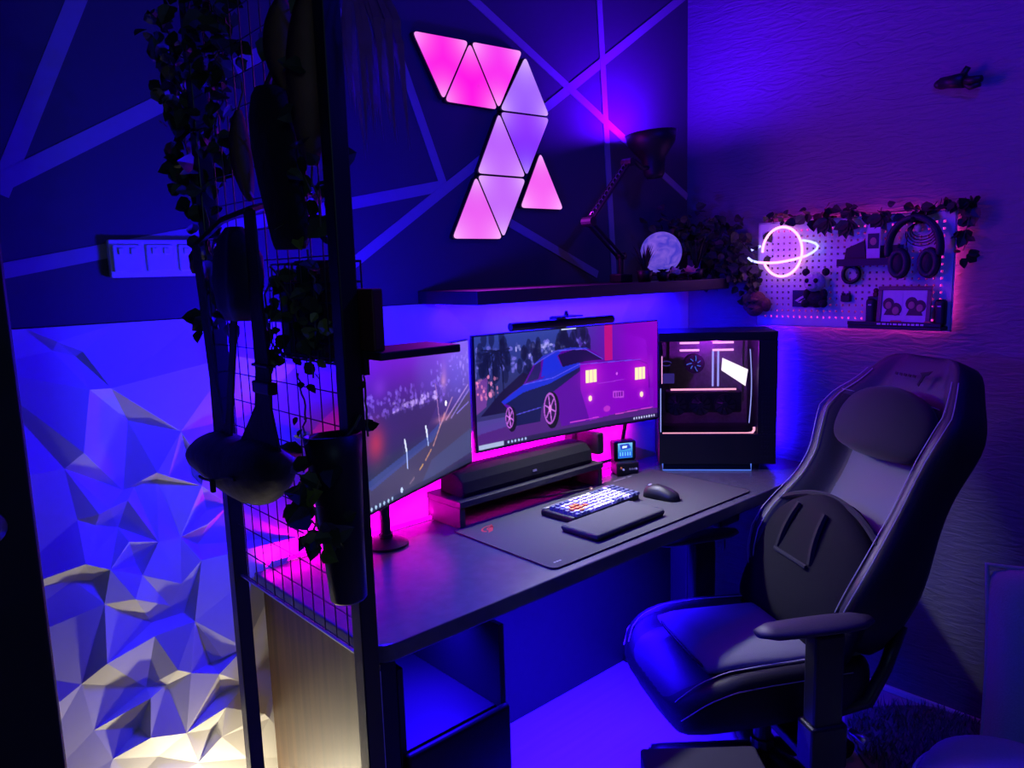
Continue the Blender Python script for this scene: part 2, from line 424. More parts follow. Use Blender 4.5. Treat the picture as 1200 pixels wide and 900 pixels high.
# small black bracket high on the plaster wall
b = MB(); b.ball((-.012, -.895, 1.930), (.012, .030, .016)); b.cyl((-.015, -.885, 1.932), (-.03, -.952, 1.925), .015, .021); b.cyl((-.03, -.94, 1.928), (-.035, -.962, 1.958), .010, .008); b.cyl((-.03, -.945, 1.922), (-.045, -1.000, 1.918), .013, .009); b.tube([(-.03,-.945,1.922),(-.035,-.97,1.902),(-.038,-.995,1.906)], .008)
tag(obj('wall_bracket', b, M['black'], smooth=True), 'small black bracket fixed high on the bare plaster wall', 'bracket')

# ------------------------------------------------------------------ desk
t = thing('desk', 'long black-topped desk with a wooden end panel against the wall', 'desk', (-.92, -.30, 0))
poly = [(-1.813, -.052), (-.02, -.052), (-.02, -.59)]
for k in range(9):
    a = -PI/2 - k*PI/16; poly.append((-1.813+.05+.05*math.cos(a), -.59+.05+.05*math.sin(a)))
obj('desktop', MB().prism(poly, .703, .740), M['desktop'], t, bevel=.004)
obj('end_panel', MB().rbox((-1.795, -.575, 0), (-1.765, -.055, .7028), .002), M['sidewood'], t, label='wood-grain end panel')
obj('panel_edging', MB().box((-1.797, -.578, 0), (-1.763, -.5752, .7028)), M['matte'], t)
g = MB(); g.rbox((-.475, -.34, .03), (-.415, -.27, .7028), .006); g.rbox((-.475, -.56, 0), (-.415, -.06, .03), .006)
obj('leg', g, M['blackmetal'], t, label='black steel leg')
obj('edge_highlight', MB().box((-1.7990, -.5795, .002), (-1.7972, -.5745, .690)), M['white'], t, label='thin pale strip painting the lit panel edge')  # white strip paints the lit outer corner of the end panel
obj('back_panel', MB().box((-1.7645, -.060, .002), (-.06, -.053, .7028)), M['modesty'], t, label='dark back board')
obj('crossbar', MB().rbox((-1.765, -.10, .62), (-.475, -.07, .69), .004), M['blackmetal'], t)

# pedestal under the desk's left end
t = thing('drawer_pedestal', 'black open-topped drawer unit under the left end of the desk', 'drawer unit', (-1.57, -.32, 0))
c = MB(); c.rbox((-1.725, -.52, .02), (-1.710, -.08, .64), .002); c.rbox((-1.452, -.52, .02), (-1.437, -.08, .64), .002); c.rbox((-1.7098, -.10, .02), (-1.4522, -.085, .64), .002)
c.rbox((-1.7098, -.50, .425), (-1.4522, -.101, .44), .002); c.rbox((-1.7098, -.50, .02), (-1.4522, -.101, .035), .002)
obj('carcass', c, M['black'], t)
obj('drawer', MB().rbox((-1.722, -.542, .24), (-1.440, -.5205, .455), .012, 4), M['black'], t, auto=.6)
obj('drawer', MB().rbox((-1.722, -.542, .03), (-1.440, -.5205, .235), .012, 4), M['black'], t, auto=.6)

# box under the desk by the right leg
t = thing('controller_box', 'small black box slung under the desk front, near the right leg', 'box', (-.44, -.45, .60))
obj('case', MB().rbox((-.50, -.48, .610), (-.385, -.40, .678), .008), M['black'], t)
obj('bracket', MB().box((-.495, -.475, .678), (-.39, -.405, .7028)), M['blackmetal'], t)
obj('cable', MB().tube([(-.44, -.45, .61), (-.44, -.455, .57), (-.43, -.45, .53), (-.42, -.44, .51)], .005), M['black'], t, smooth=True)

# mat
mat = MB()
def rrect(x0, y0, x1, y1, r, n=5):
    out = []
    for cx, cy, a0 in ((x1-r, y1-r, 0), (x0+r, y1-r, PI/2), (x0+r, y0+r, PI), (x1-r, y0+r, 1.5*PI)):
        for k in range(n+1): a = a0+k*PI/2/n; out.append((cx+r*math.cos(a), cy+r*math.sin(a)))
    return out
mat.prism(rrect(-1.312, -.560, -.455, -.172, .018), .7402, .7442)
t = thing('desk_mat', 'large dark cloth mat with a red emblem spread on the desk', 'mat', (-.88, -.37, .7402))
obj('cloth', mat, M['mat'], t)
obj('edge_stitching', MB().tube([(x, y, .7432) for x, y in rrect(-1.312, -.560, -.455, -.172, .018)], .0016, 5, True), M['matte'], t)
def emblem(mb, T, s=1.):
    """slanted eye mark made of three tapering strokes"""
    strokes = [[(-.9,-.25),(-.2,.1),(.5,.42),(1.1,.52),(.55,.25),(-.1,-.1),(-.5,-.4)], [(-.75,-.5),(.0,-.1),(.75,.2),(1.1,.5),(.95,.0),(.6,-.35),(-.1,-.55)], [(-.3,-.33),(.2,-.1),(.7,.08),(.6,-.15),(.2,-.36)]]
    for i, p in enumerate(strokes[:2]): mb.prism([(x*s, y*s) for x, y in p], i*.00002, .0003+i*.0001, T)
e = MB()
R2 = Matrix.Rotation(-.15, 4, 'Z')
arcs = lambda r0, r1, a0, a1, n=10: [(r1*math.cos(a0+(a1-a0)*k/n), r1*math.sin(a0+(a1-a0)*k/n)) for k in range(n+1)]+[(r0*math.cos(a1-(a1-a0)*k/n), r0*math.sin(a1-(a1-a0)*k/n)) for k in range(n+1)]
T = Matrix.Translation((-1.235, -.235, .7443)) @ Matrix.Rotation(.35, 4, 'Z')
e.prism([(x, y*.6) for x, y in arcs(.022, .029, .2, 3.6)], 0, .0004, T)
e.prism([(x+.004, y*.6-.004) for x, y in arcs(.010, .016, -.1, 3.5)], 0, .0004, T)
e.prism([(-.03, -.016), (.0, .000), (.034, .012), (.018, -.004), (-.01, -.018)], 0, .0004, T)
obj('emblem', e, M['red'], t, label='red emblem')
e = MB(); 
for k in range(3): e.box((-1.285+k*.009, -.535, .7443), (-1.279+k*.009, -.530, .7446))
obj('tag', e, M['greyprint'], t)
e = MB().box((-.66, -.187, .7443), (-.60, -.182, .7446)).box((-.59, -.187, .7443), (-.57, -.182, .7446)); obj('print_line', e, M['greyprint'], t)

# keyboard
KB = Matrix.Translation((-.905, -.312, .7443)) @ Matrix.Rotation(.045, 4, 'Z')
t = thing('keyboard', 'compact keyboard with white, slate and orange keycaps on the mat', 'keyboard', (-.905, -.312, .7443))
k = MB(); k.rbox((-.155, -.060, 0), (.150, .062, .018), .006, 3, KB)
obj('case', k, M['black'], t)
k = MB(); k.rbox((-.150, .030, .0182), (.10, .060, .026), .003, 2, KB); obj('rear_plate', MB().rbox((-.150, .048, .0165), (.148, .0605, .0215), .002, 2, KB), M['silver'], t, label='pale metal rear plate')
k = MB(); rows = 6; u = .0192
rk = random.Random(1)
for r in range(rows):
    y = .038-r*.0178
    n = 15
    for cidx in range(n):
        x = -.143+cidx*u
        wv = .0165
        mi = 0
        if cidx == 0 or cidx >= 13 or r == 0 and (cidx // 4) % 2 == 0: mi = 1
        if r == 0 and cidx in (5, 6, 7, 8): mi = 0
        if r == 5 and cidx in (1, 2, 9, 10): mi = 1
        if (r, cidx) in ((2, 2), (3, 1), (3, 2), (3, 3), (3, 4), (4, 2), (2, 3)): mi = 2
        if r == 5 and 4 <= cidx <= 7:
            if cidx != 4: continue
            wv = u*4-.0027
        k.m = mi
        x0, y0 = x, y-.0155
        z0, z1 = .018, .029-.0006*r
        b0 = [(x0, y0), (x0+wv, y0), (x0+wv, y0+.0155), (x0, y0+.0155)]; b1 = [(x0+.002, y0+.002), (x0+wv-.002, y0+.002), (x0+wv-.002, y0+.0135), (x0+.002, y0+.0135)]
        k.add([(a, b, z0) for a, b in b0]+[(a, b, z1) for a, b in b1], [(3,2,1,0),(4,5,6,7),(0,1,5,4),(1,2,6,5),(2,3,7,6),(3,0,4,7)], KB)
obj('keycaps', k, [M['keywhite'], M['keygrey'], M['keyorange']], t)
k = MB(); P0 = KB @ V3((.075, .062, .010)); k.cyl(P0, P0+V3((.012, .012, .003)), .005, n=10); k.cyl(P0+V3((.012, .012, .003)), P0+V3((.026, .028, .006)), .007, .006, n=12)
obj('plug', k, M['brass'], t, smooth=True, label='metal cable connector')
k = MB().tube([P0+V3((.026, .028, .006)), P0+V3((-.03, .05, .004)), P0+V3((-.12, .075, .003)), P0+V3((-.2, .12, .004))], .003); obj('cable', k, M['black'], t, smooth=True)

t = thing('wrist_rest', 'black padded wrist rest along the front of the keyboard', 'wrist rest', (-.97, -.44, .7443))
WR = Matrix.Translation((-.972, -.445, .7443)) @ Matrix.Rotation(.02, 4, 'Z')
obj('pad', MB().rbox((-.145, -.072, .003), (.145, .058, .019), .008, 4, WR), M['mat'], t, auto=.7)
obj('base', MB().prism(rrect(-.143, -.070, .143, .056, .01), 0, .003, WR), M['black'], t)

# mouse
t = thing('mouse', 'black wireless mouse on the right half of the desk mat', 'mouse', (-.70, -.40, .7443))
MS = Matrix.Translation((-.700, -.405, .7443)) @ Matrix.Rotation(.12, 4, 'Z')
rings = []
for i in range(11):
    v = i/10; y = -.062+.124*v
    wd = .030*math.sqrt(max(.02, 1-(2*v-1)**4))*(1-.12*math.sin(PI*v)); hgt = .010+.030*math.sin(PI*(.08+.84*(1-v)**.8))
    if i in (0, 10): wd *= .55; hgt *= .5
    rings.append([(wd*math.cos(a), y, max(0.0, hgt*max(0, math.sin(a))**.8) if math.sin(a) > 0 else .0) for a in [2*PI*q/18 for q in range(18)]])
obj('shell', MB().rings(rings, mat=MS), M['black'], t, smooth=True)
obj('scroll_wheel', MB().cyl(MS @ V3((-.004, .038, .030)), MS @ V3((.004, .038, .030)), .008, n=16), M['greyprint'], t, smooth=True)
s = MB(); s.box((-.0006, .012, .028), (.0006, .060, .0282), MS); s.rbox((-.003, .008, .0385), (.003, .016, .0405), .001, mat=MS); obj('button', s, M['matte'], t)

# monitor riser and soundbar
t = thing('monitor_riser', 'black desktop riser shelf standing under the wide monitor', 'riser', (-1.0, -.12, .74))
obj('top_board', MB().rbox((-1.290, -.185, .800), (-.708, -.03, .818), .002), M['shelf'], t)
obj('side_panel', MB().rbox((-1.288, -.180, .7402), (-1.270, -.03, .7998), .002), M['shelf'], t)
obj('side_panel', MB().rbox((-.728, -.180, .7402), (-.710, -.03, .7998), .002), M['shelf'], t)
obj('back_panel', MB().box((-1.2698, -.062, .7402), (-.7282, -.055, .77)), M['maroon'], t)  # maroon puts the red glow inside the riser into the colour
t = thing('soundbar', 'long black soundbar lying on the riser under the monitor', 'speaker', (-1.0, -.10, .818))
rings = []
prof = [(-.160, .8182), (-.166, .832), (-.160, .862), (-.140, .880), (-.115, .884), (-.062, .884), (-.058, .8182)]
for x in (-1.262, -1.258, -.742, -.738):
    k = .94 if x in (-1.262, -.738) else 1.
    rings.append([(x, -.11+(y+.11)*k, .85+(z-.85)*k) for y, z in prof])
obj('cabinet', MB().rings(rings), M['meshcloth'], t, auto=.5)
obj('badge', MB().rbox((-1.0, -.1665, .842), (-.985, -.1635, .848), .0008), M['silver'], t)

# ------------------------------------------------------------------ screens (pixel pictures painted procedurally)
def canvas(wd, ht, c): 
    a = np.zeros((ht, wd, 3)); a[:] = np.array(c)/255.; return a
def uv(a):
    ht, wd = a.shape[:2]; return np.meshgrid((np.arange(wd)+.5)/wd, (np.arange(ht)+.5)/ht)
def mixin(a, m, c): a += (np.array(c)/255.-a)*np.clip(m, 0, 1)[..., None]
def polyfill(a, poly, c, op=1.):
    X, Y = uv(a); ins = np.zeros(X.shape, bool); n = len(poly)
    for i in range(n):
        x0, y0 = poly[i]; x1, y1 = poly[(i+1) % n]
        if y0 == y1: continue
        cr = ((Y >= min(y0, y1)) & (Y < max(y0, y1))) & (X < (x1-x0)*(Y-y0)/(y1-y0)+x0); ins ^= cr
    mixin(a, ins*op, c)
def ell(a, cx, cy, rx, ry, c, op=1., soft=None):
    X, Y = uv(a); d = np.sqrt(((X-cx)/rx)**2+((Y-cy)/ry)**2)
    mixin(a, (np.exp(-d**2*soft) if soft else (d < 1)*1.)*op, c)
def stroke(a, p, q, wdt, c, op=1.):
    X, Y = uv(a); asp = a.shape[1]/a.shape[0]
    px, py = (q[0]-p[0])*asp, q[1]-p[1]; L2 = px*px+py*py+1e-9
    tt = np.clip((((X-p[0])*asp)*px+(Y-p[1])*py)/L2, 0, 1)
    d = np.hypot((X-p[0])*asp-tt*px, (Y-p[1])-tt*py); mixin(a, (d < wdt/2)*op, c)
def specks(a, x0, y0, x1, y1, n, c, seed, r=.003, op=.8):
    g = np.random.RandomState(seed); ht, wd = a.shape[:2]
    for _ in range(n):
        x = g.uniform(x0, x1); y = g.uniform(y0, y1)
        ell(a, x, y, r*g.uniform(.5, 1.4)*ht/wd*1.2, r*g.uniform(.6, 1.8), c, op*g.uniform(.3, 1))

def paint_wide():
    a = canvas(420, 178, (40, 44, 100)); X, Y = uv(a)
    mixin(a, np.clip(1-Y*2.2, 0, 1), (44, 60, 150)); mixin(a, np.clip((Y-.55)*2, 0, 1), (66, 46, 110))
    mixin(a, np.clip((X-.45)*2.6, 0, 1), (112, 0, 176)); mixin(a, np.clip((X-.7)*2, 0, 1)*np.clip(1-Y, 0, 1), (150, 10, 205))
    specks(a, .0, .10, .6, .34, 120, (120, 110, 225), 1, .016, .7); specks(a, .2, .12, .5, .22, 34, (190, 180, 255), 2, .014)
    for s0, e0, n0 in ((.02, .17, 5), (.22, .34, 3), (.42, .60, 9)):
        for k in range(n0*5):
            g = np.random.RandomState(k+int(s0*100)); ell(a, g.uniform(s0, e0), g.uniform(.02, .38), .015, .07, (12, 16, 50), .6)
    for x, y0, y1 in ((.085, .1, .62), (.13, .05, .58), (.06, .2, .5)): stroke(a, (x, y0), (x+.01, y1), .012, (10, 12, 40))
    for k in range(16):
        g = np.random.RandomState(50+k); an = g.uniform(0, PI); stroke(a, (.105, .14), (.105+.07*math.cos(an), .14+.20*math.sin(an)-.03), .014, (14, 18, 52), .85)
    polyfill(a, [(.02, .70), (.12, .52), (.24, .36), (.30, .42), (.20, .70)], (18, 10, 48), .9)
    polyfill(a, [(0, .40), (.06, .36), (.05, .62), (0, .68)], (130, 60, 160), .7)
    specks(a, .0, .36, .11, .55, 30, (255, 140, 190), 5, .012)
    polyfill(a, [(0, .80), (.35, .72), (.6, .84), (1, .90), (1, 1), (0, 1)], (74, 30, 118)); polyfill(a, [(0, .74), (.30, .74), (.30, .80), (0, .86)], (78, 62, 150), .8)
    polyfill(a, [(.69, 0), (.735, 0), (.735, .38), (.69, .38)], (176, 14, 120)); 
    body = [(.125, .60), (.17, .545), (.24, .475), (.30, .30), (.345, .24), (.42, .205), (.50, .19), (.59, .205), (.645, .26), (.69, .345), (.88, .37), (.94, .42), (.955, .60), (.95, .86), (.60, .92), (.44, .93), (.42, .76), (.38, .62), (.335, .70), (.325, .84), (.19, .84), (.18, .7), (.15, .66)]
    polyfill(a, body, (84, 0, 150))
    polyfill(a, [(.55, .36), (.88, .38), (.94, .43), (.955, .86), (.60, .92), (.55, .6)], (126, 0, 184))
    polyfill(a, [(.125, .60), (.24, .475), (.40, .43), (.55, .35), (.55, .42), (.42, .56), (.38, .6), (.335, .7), (.325, .84), (.19, .84), (.17, .65)], (14, 18, 74))
    polyfill(a, [(.125, .60), (.24, .475), (.345, .44), (.40, .36), (.55, .33), (.55, .38), (.38, .50), (.24, .545), (.14, .63)], (24, 42, 200)); polyfill(a, [(.335, .43), (.352, .245), (.42, .205), (.445, .215), (.425, .25), (.452, .36), (.40, .40)], (24, 42, 206)); polyfill(a, [(.30, .30), (.345, .235), (.42, .195), (.50, .182), (.59, .20), (.60, .215), (.50, .20), (.43, .215), (.35, .255), (.31, .32)], (40, 48, 190))
    polyfill(a, [(.255, .46), (.305, .31), (.338, .26), (.335, .36), (.32, .44)], (34, 26, 92)); polyfill(a, [(.43, .24), (.52, .205), (.60, .23), (.68, .33), (.55, .335), (.455, .36)], (22, 12, 66))
    for p, q in (((.305, .30), (.42, .20)), ((.42, .20), (.58, .21)), ((.58, .21), (.68, .33)), ((.55, .355), (.90, .375)), ((.24, .475), (.40, .45)), ((.40, .45), (.55, .35)), ((.2, .74), (.33, .71))): stroke(a, p, q, .008, (96, 84, 240), .8)
    for cx, cy, rx, ry in ((.165, .755, .025, .115), (.38, .735, .040, .175)):
        ell(a, cx+.012, cy+.02, rx, ry, (10, 6, 24)); ell(a, cx, cy, rx*.86, ry*.86, (170, 84, 200)); ell(a, cx, cy, rx*.72, ry*.74, (38, 10, 66))
        for k in range(6):
            an = k*PI/3+.3; stroke(a, (cx, cy), (cx+rx*.68*math.cos(an), cy+ry*.68*math.sin(an)), .014, (176, 96, 206))
        ell(a, cx, cy, rx*.2, ry*.2, (210, 120, 220))
    for cx, cy in ((.612, .485), (.897, .515)):
        ell(a, cx, cy, .07, .16, (230, 40, 220), .55, 1.6)
        for dx in (-.021, 0, .021): polyfill(a, [(cx+dx-.009, cy-.062), (cx+dx+.009, cy-.062), (cx+dx+.009, cy+.062), (cx+dx-.009, cy+.062)], (255, 236, 180))
    for cx, cy in ((.605, .70), (.905, .735)): ell(a, cx, cy, .022, .05, (230, 90, 235), .6, 1.5); ell(a, cx, cy, .010, .028, (255, 220, 200))
    polyfill(a, [(.735, .66), (.80, .675), (.80, .745), (.735, .73)], (176, 60, 214)); 
    for k in range(4): polyfill(a, [(.742+k*.014, .68), (.750+k*.014, .68), (.750+k*.014, .725), (.742+k*.014, .725)], (100, 0, 150))
    stroke(a, (.49, .905), (.65, .90), .010, (196, 60, 200)); stroke(a, (.75, .90), (.97, .885), .010, (196, 60, 200)); stroke(a, (.65, .565), (.80, .56), .006, (160, 60, 214), .8)
    ell(a, .70, .83, .02, .03, (206, 70, 200), .6); ell(a, .76, .49, .005, .014, (206, 90, 240))
    polyfill(a, [(0, .955), (1, .955), (1, 1), (0, 1)], (26, 22, 60), .8); polyfill(a, [(.005, .955), (.13, .955), (.13, .995), (.005, .995)], (176, 190, 226), .9)
    for k in range(6): ell(a, .155+k*.018, .975, .005, .012, (170, 190, 240))
    for k in range(9): ell(a, .86+k*.015, .975, .0045, .012, (190, 190, 240))
    polyfill(a, [(.45, .0), (.53, .0), (.53, .012), (.45, .012)], (190, 200, 240))
    return a

def paint_left():
    a = canvas(240, 156, (52, 40, 92)); X, Y = uv(a)
    mixin(a, np.clip(1.15-Y*2.6, 0, 1), (96, 22, 176)); mixin(a, np.clip((X-.45)*2.4, 0, 1)*np.clip(1.25-Y*1.6, 0, 1), (104, 92, 205))
    ell(a, .60, .10, .11, .30, (84, 60, 176), .55, 1.2); ell(a, .20, .20, .06, .08, (120, 50, 196), .6, 1.5); ell(a, .86, .26, .10, .25, (84, 74, 190), .5, 1.4)
    mixin(a, np.clip((Y-.42)*2.6, 0, 1)*np.clip(1.15-X, 0, 1), (38, 46, 66)); mixin(a, np.clip(1-np.abs(Y-.50)*5, 0, 1)*np.clip(1.1-X, 0, 1), (70, 34, 110))
    specks(a, .0, .24, .75, .42, 130, (130, 96, 226), 11, .013, .7); specks(a, .30, .33, .68, .40, 40, (200, 170, 255), 12, .013); specks(a, .62, .10, 1, .40, 60, (160, 140, 250), 13, .012, .6)
    polyfill(a, [(0, .40), (.70, .40), (.55, .62), (0, .70)], (48, 34, 84), .55)
    ell(a, .15, .56, .085, .15, (200, 50, 60), .75, 1.6)
    polyfill(a, [(0, .98), (.0, .86), (.55, .70), (.80, .52), (1, .42), (1, .92), (.4, 1), (0, 1)], (72, 62, 92), .8)
    polyfill(a, [(.05, .80), (.55, .66), (.75, .55), (.62, .70), (.1, .86)], (60, 84, 176), .5)
    polyfill(a, [(.60, .84), (1, .72), (1, .92), (.5, .98)], (66, 78, 130), .6)
    for p, q, c in (((.98, .36), (.75, .58), (190, 150, 230)), ((.99, .40), (.80, .58), (150, 130, 230)), ((.82, .42), (.70, .60), (190, 140, 190)), ((.74, .52), (.62, .74), (214, 150, 150)), ((.98, .50), (.86, .56), (140, 120, 240)), ((.60, .76), (.545, .82), (226, 160, 110)), ((.52, .845), (.49, .87), (250, 190, 90)), ((.44, .91), (.40, .94), (150, 120, 130))): stroke(a, p, q, .012, c, .75)
    ell(a, .72, .56, .10, .035, (214, 130, 150), .6, 2)
    for x, y0, y1 in ((.385, .64, .82), (.57, .60, .72)): stroke(a, (x, y0), (x+.004, y1), .012, (170, 190, 244)); stroke(a, (x-.01, y0-.03), (x, y0+.05), .018, (220, 226, 255))
    stroke(a, (.665, .28), (.69, .60), .007, (180, 130, 190)); ell(a, .74, .27, .025, .05, (214, 150, 170), .7, 1.5); ell(a, .755, .45, .010, .022, (250, 240, 255)); ell(a, .75, .24, .03, .12, (160, 110, 200), .6, 1.5)
    polyfill(a, [(0, .965), (1, .965), (1, 1), (0, 1)], (34, 40, 70), .8); 
    for k in range(7): ell(a, .06+k*.032, .98, .008, .012, (170, 196, 226))
    ell(a, .06, .93, .014, .03, (190, 220, 240)); ell(a, .33, .955, .010, .02, (200, 220, 255))
    return a

def paint_tiny():
    a = canvas(60, 48, (36, 120, 205)); X, Y = uv(a)
    mixin(a, np.clip(1.1-Y*1.6, 0, 1), (120, 190, 240)); polyfill(a, [(.12, .10), (.75, .06), (.9, .35), (.6, .42), (.2, .45)], (30, 60, 190))
    polyfill(a, [(.3, .2), (.65, .18), (.6, .33), (.3, .35)], (220, 240, 255)); polyfill(a, [(.05, .62), (.95, .55), (.95, .95), (.05, .95)], (40, 90, 220))
    for k in range(5): polyfill(a, [(.12+k*.17, .6), (.2+k*.17, .6), (.2+k*.17, .85), (.12+k*.17, .85)], (110, 200, 255))
    return a

def screen(name, img, fn, parent, s=1.):
    """grid of points fn(u, v) (v down) carrying the picture as emitted colour"""
    ht, wd = img.shape[:2]
    P = [fn((i+.5)/wd if 0 < i < wd-1 else (0 if i == 0 else 1), (j+.5)/ht if 0 < j < ht-1 else (0 if j == 0 else 1)) for j in range(ht) for i in range(wd)]
    W = WM[parent.name].inverted(); P = [tuple(W @ V3(p)) for p in P]
    F = [(j*wd+i, (j+1)*wd+i, (j+1)*wd+i+1, j*wd+i+1) for j in range(ht-1) for i in range(wd-1)]
    me = bpy.data.meshes.new(name); me.from_pydata(P, [], F); me.update()
    at = me.attributes.new('Col', 'FLOAT_COLOR', 'POINT')
    c = np.clip(img, 0, 1); c = np.where(c <= .04045, c/12.92, ((c+.055)/1.055)**2.4)*s
    at.data.foreach_set('color', np.concatenate([c.reshape(-1, 3), np.ones((ht*wd, 1))], 1).ravel().astype(np.float32))
    me.materials.append(M['screen'])
    o = bpy.data.objects.new(name, me); COL.objects.link(o); o.parent = parent; WM[o.name] = WM[parent.name]
    return o

def slab(mb, fn, b, d0, d1, n=12):
    """curved panel body following fn(u, v, depth), margin b"""
    us = [-b[0]+(1+2*b[0])*i/n for i in range(n+1)]
    rings = []
    for u_ in us: rings.append([fn(u_, -b[1], d0), fn(u_, 1+b[2], d0), fn(u_, 1+b[2], d1), fn(u_, -b[1], d1)])
    mb.rings(rings)

def monitor(A, B, z0, z1, sag):
    A, B = V3((*A, 0)), V3((*B, 0)); d = (B-A); nrm = V3((d.y, -d.x, 0)).normalized()
    if nrm.y > 0: nrm = -nrm
    def fn(u_, v_, dep=0.):
        p = A+d*u_ - nrm*(sag*(1-(2*u_-1)**2)) + nrm*dep
        return V3((p.x, p.y, z1+(z0-z1)*v_))
    return fn
# wide monitor
RM = monitor((-1.153, -.100), (-.426, -.182), .922, 1.250, .016)
t = thing('wide_monitor', 'wide curved monitor showing a blue and purple car, in front of the back wall', 'monitor', (-.70, -.10, .74))
m = MB(); slab(m, RM, (.007, .012, .022), -.016, -.0015); obj('bezel', m, M['black'], t, bevel=.002)
m = MB(); slab(m, RM, (-.12, -.15, -.15), -.034, -.016); obj('rear_housing', m, M['black'], t)
screen('screen', paint_wide(), RM, t)
m = MB(); c = RM(.5, .5, -.034); m.rbox((-.715, -.055, .7402), (-.665, -.02, 1.13), .004); m.rbox((-.835, -.075, 1.04), (-.665, -.0552, 1.12), .004); m.rbox((-.76, -.055, .7402), (-.62, -.008, .752), .003)
obj('stand_arm', m, M['blackmetal'], t)
m = MB(); m.rbox((-.700, -.155, .835), (-.672, -.056, .905), .004); m.cyl((-.535, -.135, .93), (-.50, -.075, .775), .007, n=8); m.cyl((-.50, -.075, .775), (-.66, -.04, .765), .007, n=8)
obj('brace', m, M['blackmetal'], t)
# light bar on top
t = thing('monitor_light_bar', 'slim black light bar clipped on top of the wide monitor', 'lamp', (-.86, -.13, 1.25))
m = MB(); p0, p1 = V3((-1.040, -.128, 1.271)), V3((-.645, -.172, 1.271)); m.cyl(p0, p1, .0125, n=16); obj('bar', m, M['black'], t, smooth=False, auto=.6)
m = MB(); m.rbox((-.865, -.168, 1.2875), (-.775, -.118, 1.2915), .001); m.cyl((-.82, -.14, 1.291), (-.82, -.14, 1.306), .008, .004, n=10); m.rbox((-.84, -.121, 1.2525), (-.80, -.085, 1.2875), .003); obj('clamp', m, M['black'], t)
m = MB(); dd = (p1-p0).normalized(); dn = V3((0, .006, -.0108)); m.tube([p0+dd*.02+dn, p1-dd*.02+dn], .0022, 6); obj('light_strip', m, M['lbar'], t)
# left monitor
LM = monitor((-1.672, -.315), (-1.172, -.097), .897, 1.243, .004)
t = thing('angled_monitor', 'angled monitor showing a night road, half hidden behind the black grid post', 'monitor', (-1.45, -.12, .74))
m = MB(); slab(m, LM, (.006, .010, .022), -.014, -.0015, 4); obj('bezel', m, M['black'], t, bevel=.002)
m = MB(); slab(m, LM, (-.15, -.15, -.15), -.030, -.014, 4); obj('rear_housing', m, M['black'], t)
screen('screen', paint_left(), LM, t)
m = MB(); m.lathe([(.058, 0), (.058, .006), (.040, .014), (.018, .020), (.018, .03)], 28, Matrix.Translation((-1.490, -.125, .7402))); m.cyl((-1.49, -.125, .76), (-1.49, -.125, 1.06), .014, n=14); m.rbox((-1.51, -.205, 1.03), (-1.47, -.118, 1.09), .003)
obj('stand', m, M['black'], t, auto=.6)

# handheld console on the desk
t = thing('mini_console', 'tiny retro console with a lit blue screen, between riser and tower', 'console', (-.545, -.13, .74))
G = Matrix.Translation((-.545, -.135, .7402)) @ Matrix.Rotation(-.5, 4, 'Z')
m = MB(); m.rbox((-.040, -.006, .045), (.040, .034, .112), .006, 3, G); m.rbox((-.040, -.034, 0), (.040, .034, .046), .008, 3, G)
obj('housing', m, M['black'], t)
screen('screen', paint_tiny(), lambda u_, v_: G @ V3((-.026+.052*u_, -.0066, .106-.052*v_)), t)
m = MB()
for x, c in ((-.026, 1), (-.018, 0), (.006, 2), (.014, 2), (.022, 2), (.028, 0)):
    m.m = c; m.cyl(G @ V3((x, -.034, .022+.006*(c == 1))), G @ V3((x, -.038, .022+.006*(c == 1))), .0035, n=10)
obj('buttons', m, [M['white'], M['keyorange'], M['greyprint']], t)

# ------------------------------------------------------------------ tower PC in the corner
PL, PR = V3((-.437, -.197, 0)), V3((-.182, -.488, 0))
ex = (PR-PL).normalized(); ey = V3((-ex.y, ex.x, 0))           # ey points back into the corner
if ey.y < 0: ey = -ey
PC = Matrix((ex, ey, V3((0, 0, 1)))).transposed().to_4x4(); PC.translation = (PL.x, PL.y, .7402)
wd = (PR-PL).length; HT = .470; DP = .20
t = thing('tower_pc', 'black tower computer with a glass side and pink light bars in the corner', 'computer', tuple(PC @ V3((wd/2, .1, 0))), math.atan2(ex.y, ex.x))
c = MB()
c.rbox((0, 0, .020), (wd, DP, .125), .003, mat=PC)                     # lower shroud
c.rbox((0, 0, HT-.030), (wd, DP, HT), .003, mat=PC)                    # top
c.rbox((wd-.062, 0, .1252), (wd, DP, HT-.0302), .002, mat=PC)          # front column
c.box((0, DP-.01, .1252), (wd-.0622, DP, HT-.0302), PC)                # far side
c.box((0, .002, .1252), (.012, DP-.0102, HT-.0302), PC)                # rear post
obj('case', c, M['black'], t)
obj('base_foot', MB().box((.012, .02, 0), (wd-.05, DP-.02, .0198), PC), M['matte'], t)
m = MB()
for i in range(4):
    for j in range(24): m.box((wd-.050+i*.011, -.0012, .04+j*.017), (wd-.043+i*.011, -.0001, .049+j*.017), PC)
obj('mesh_vent', m, M['matte'], t)
obj('glass_panel', MB().box((.006, -.004, .126), (wd-.064, -.0012, HT-.0304), PC), M['pcglass'], t, label='tinted glass side panel')
def pbar(name, lo, hi, mm): return obj(name, MB().rbox(lo, hi, .0015, mat=PC), M[mm], t)
Wg = wd-.062
fx = lambda f: .012+(Wg-.012)*f
fz = lambda f: .126+(HT-.156)*f
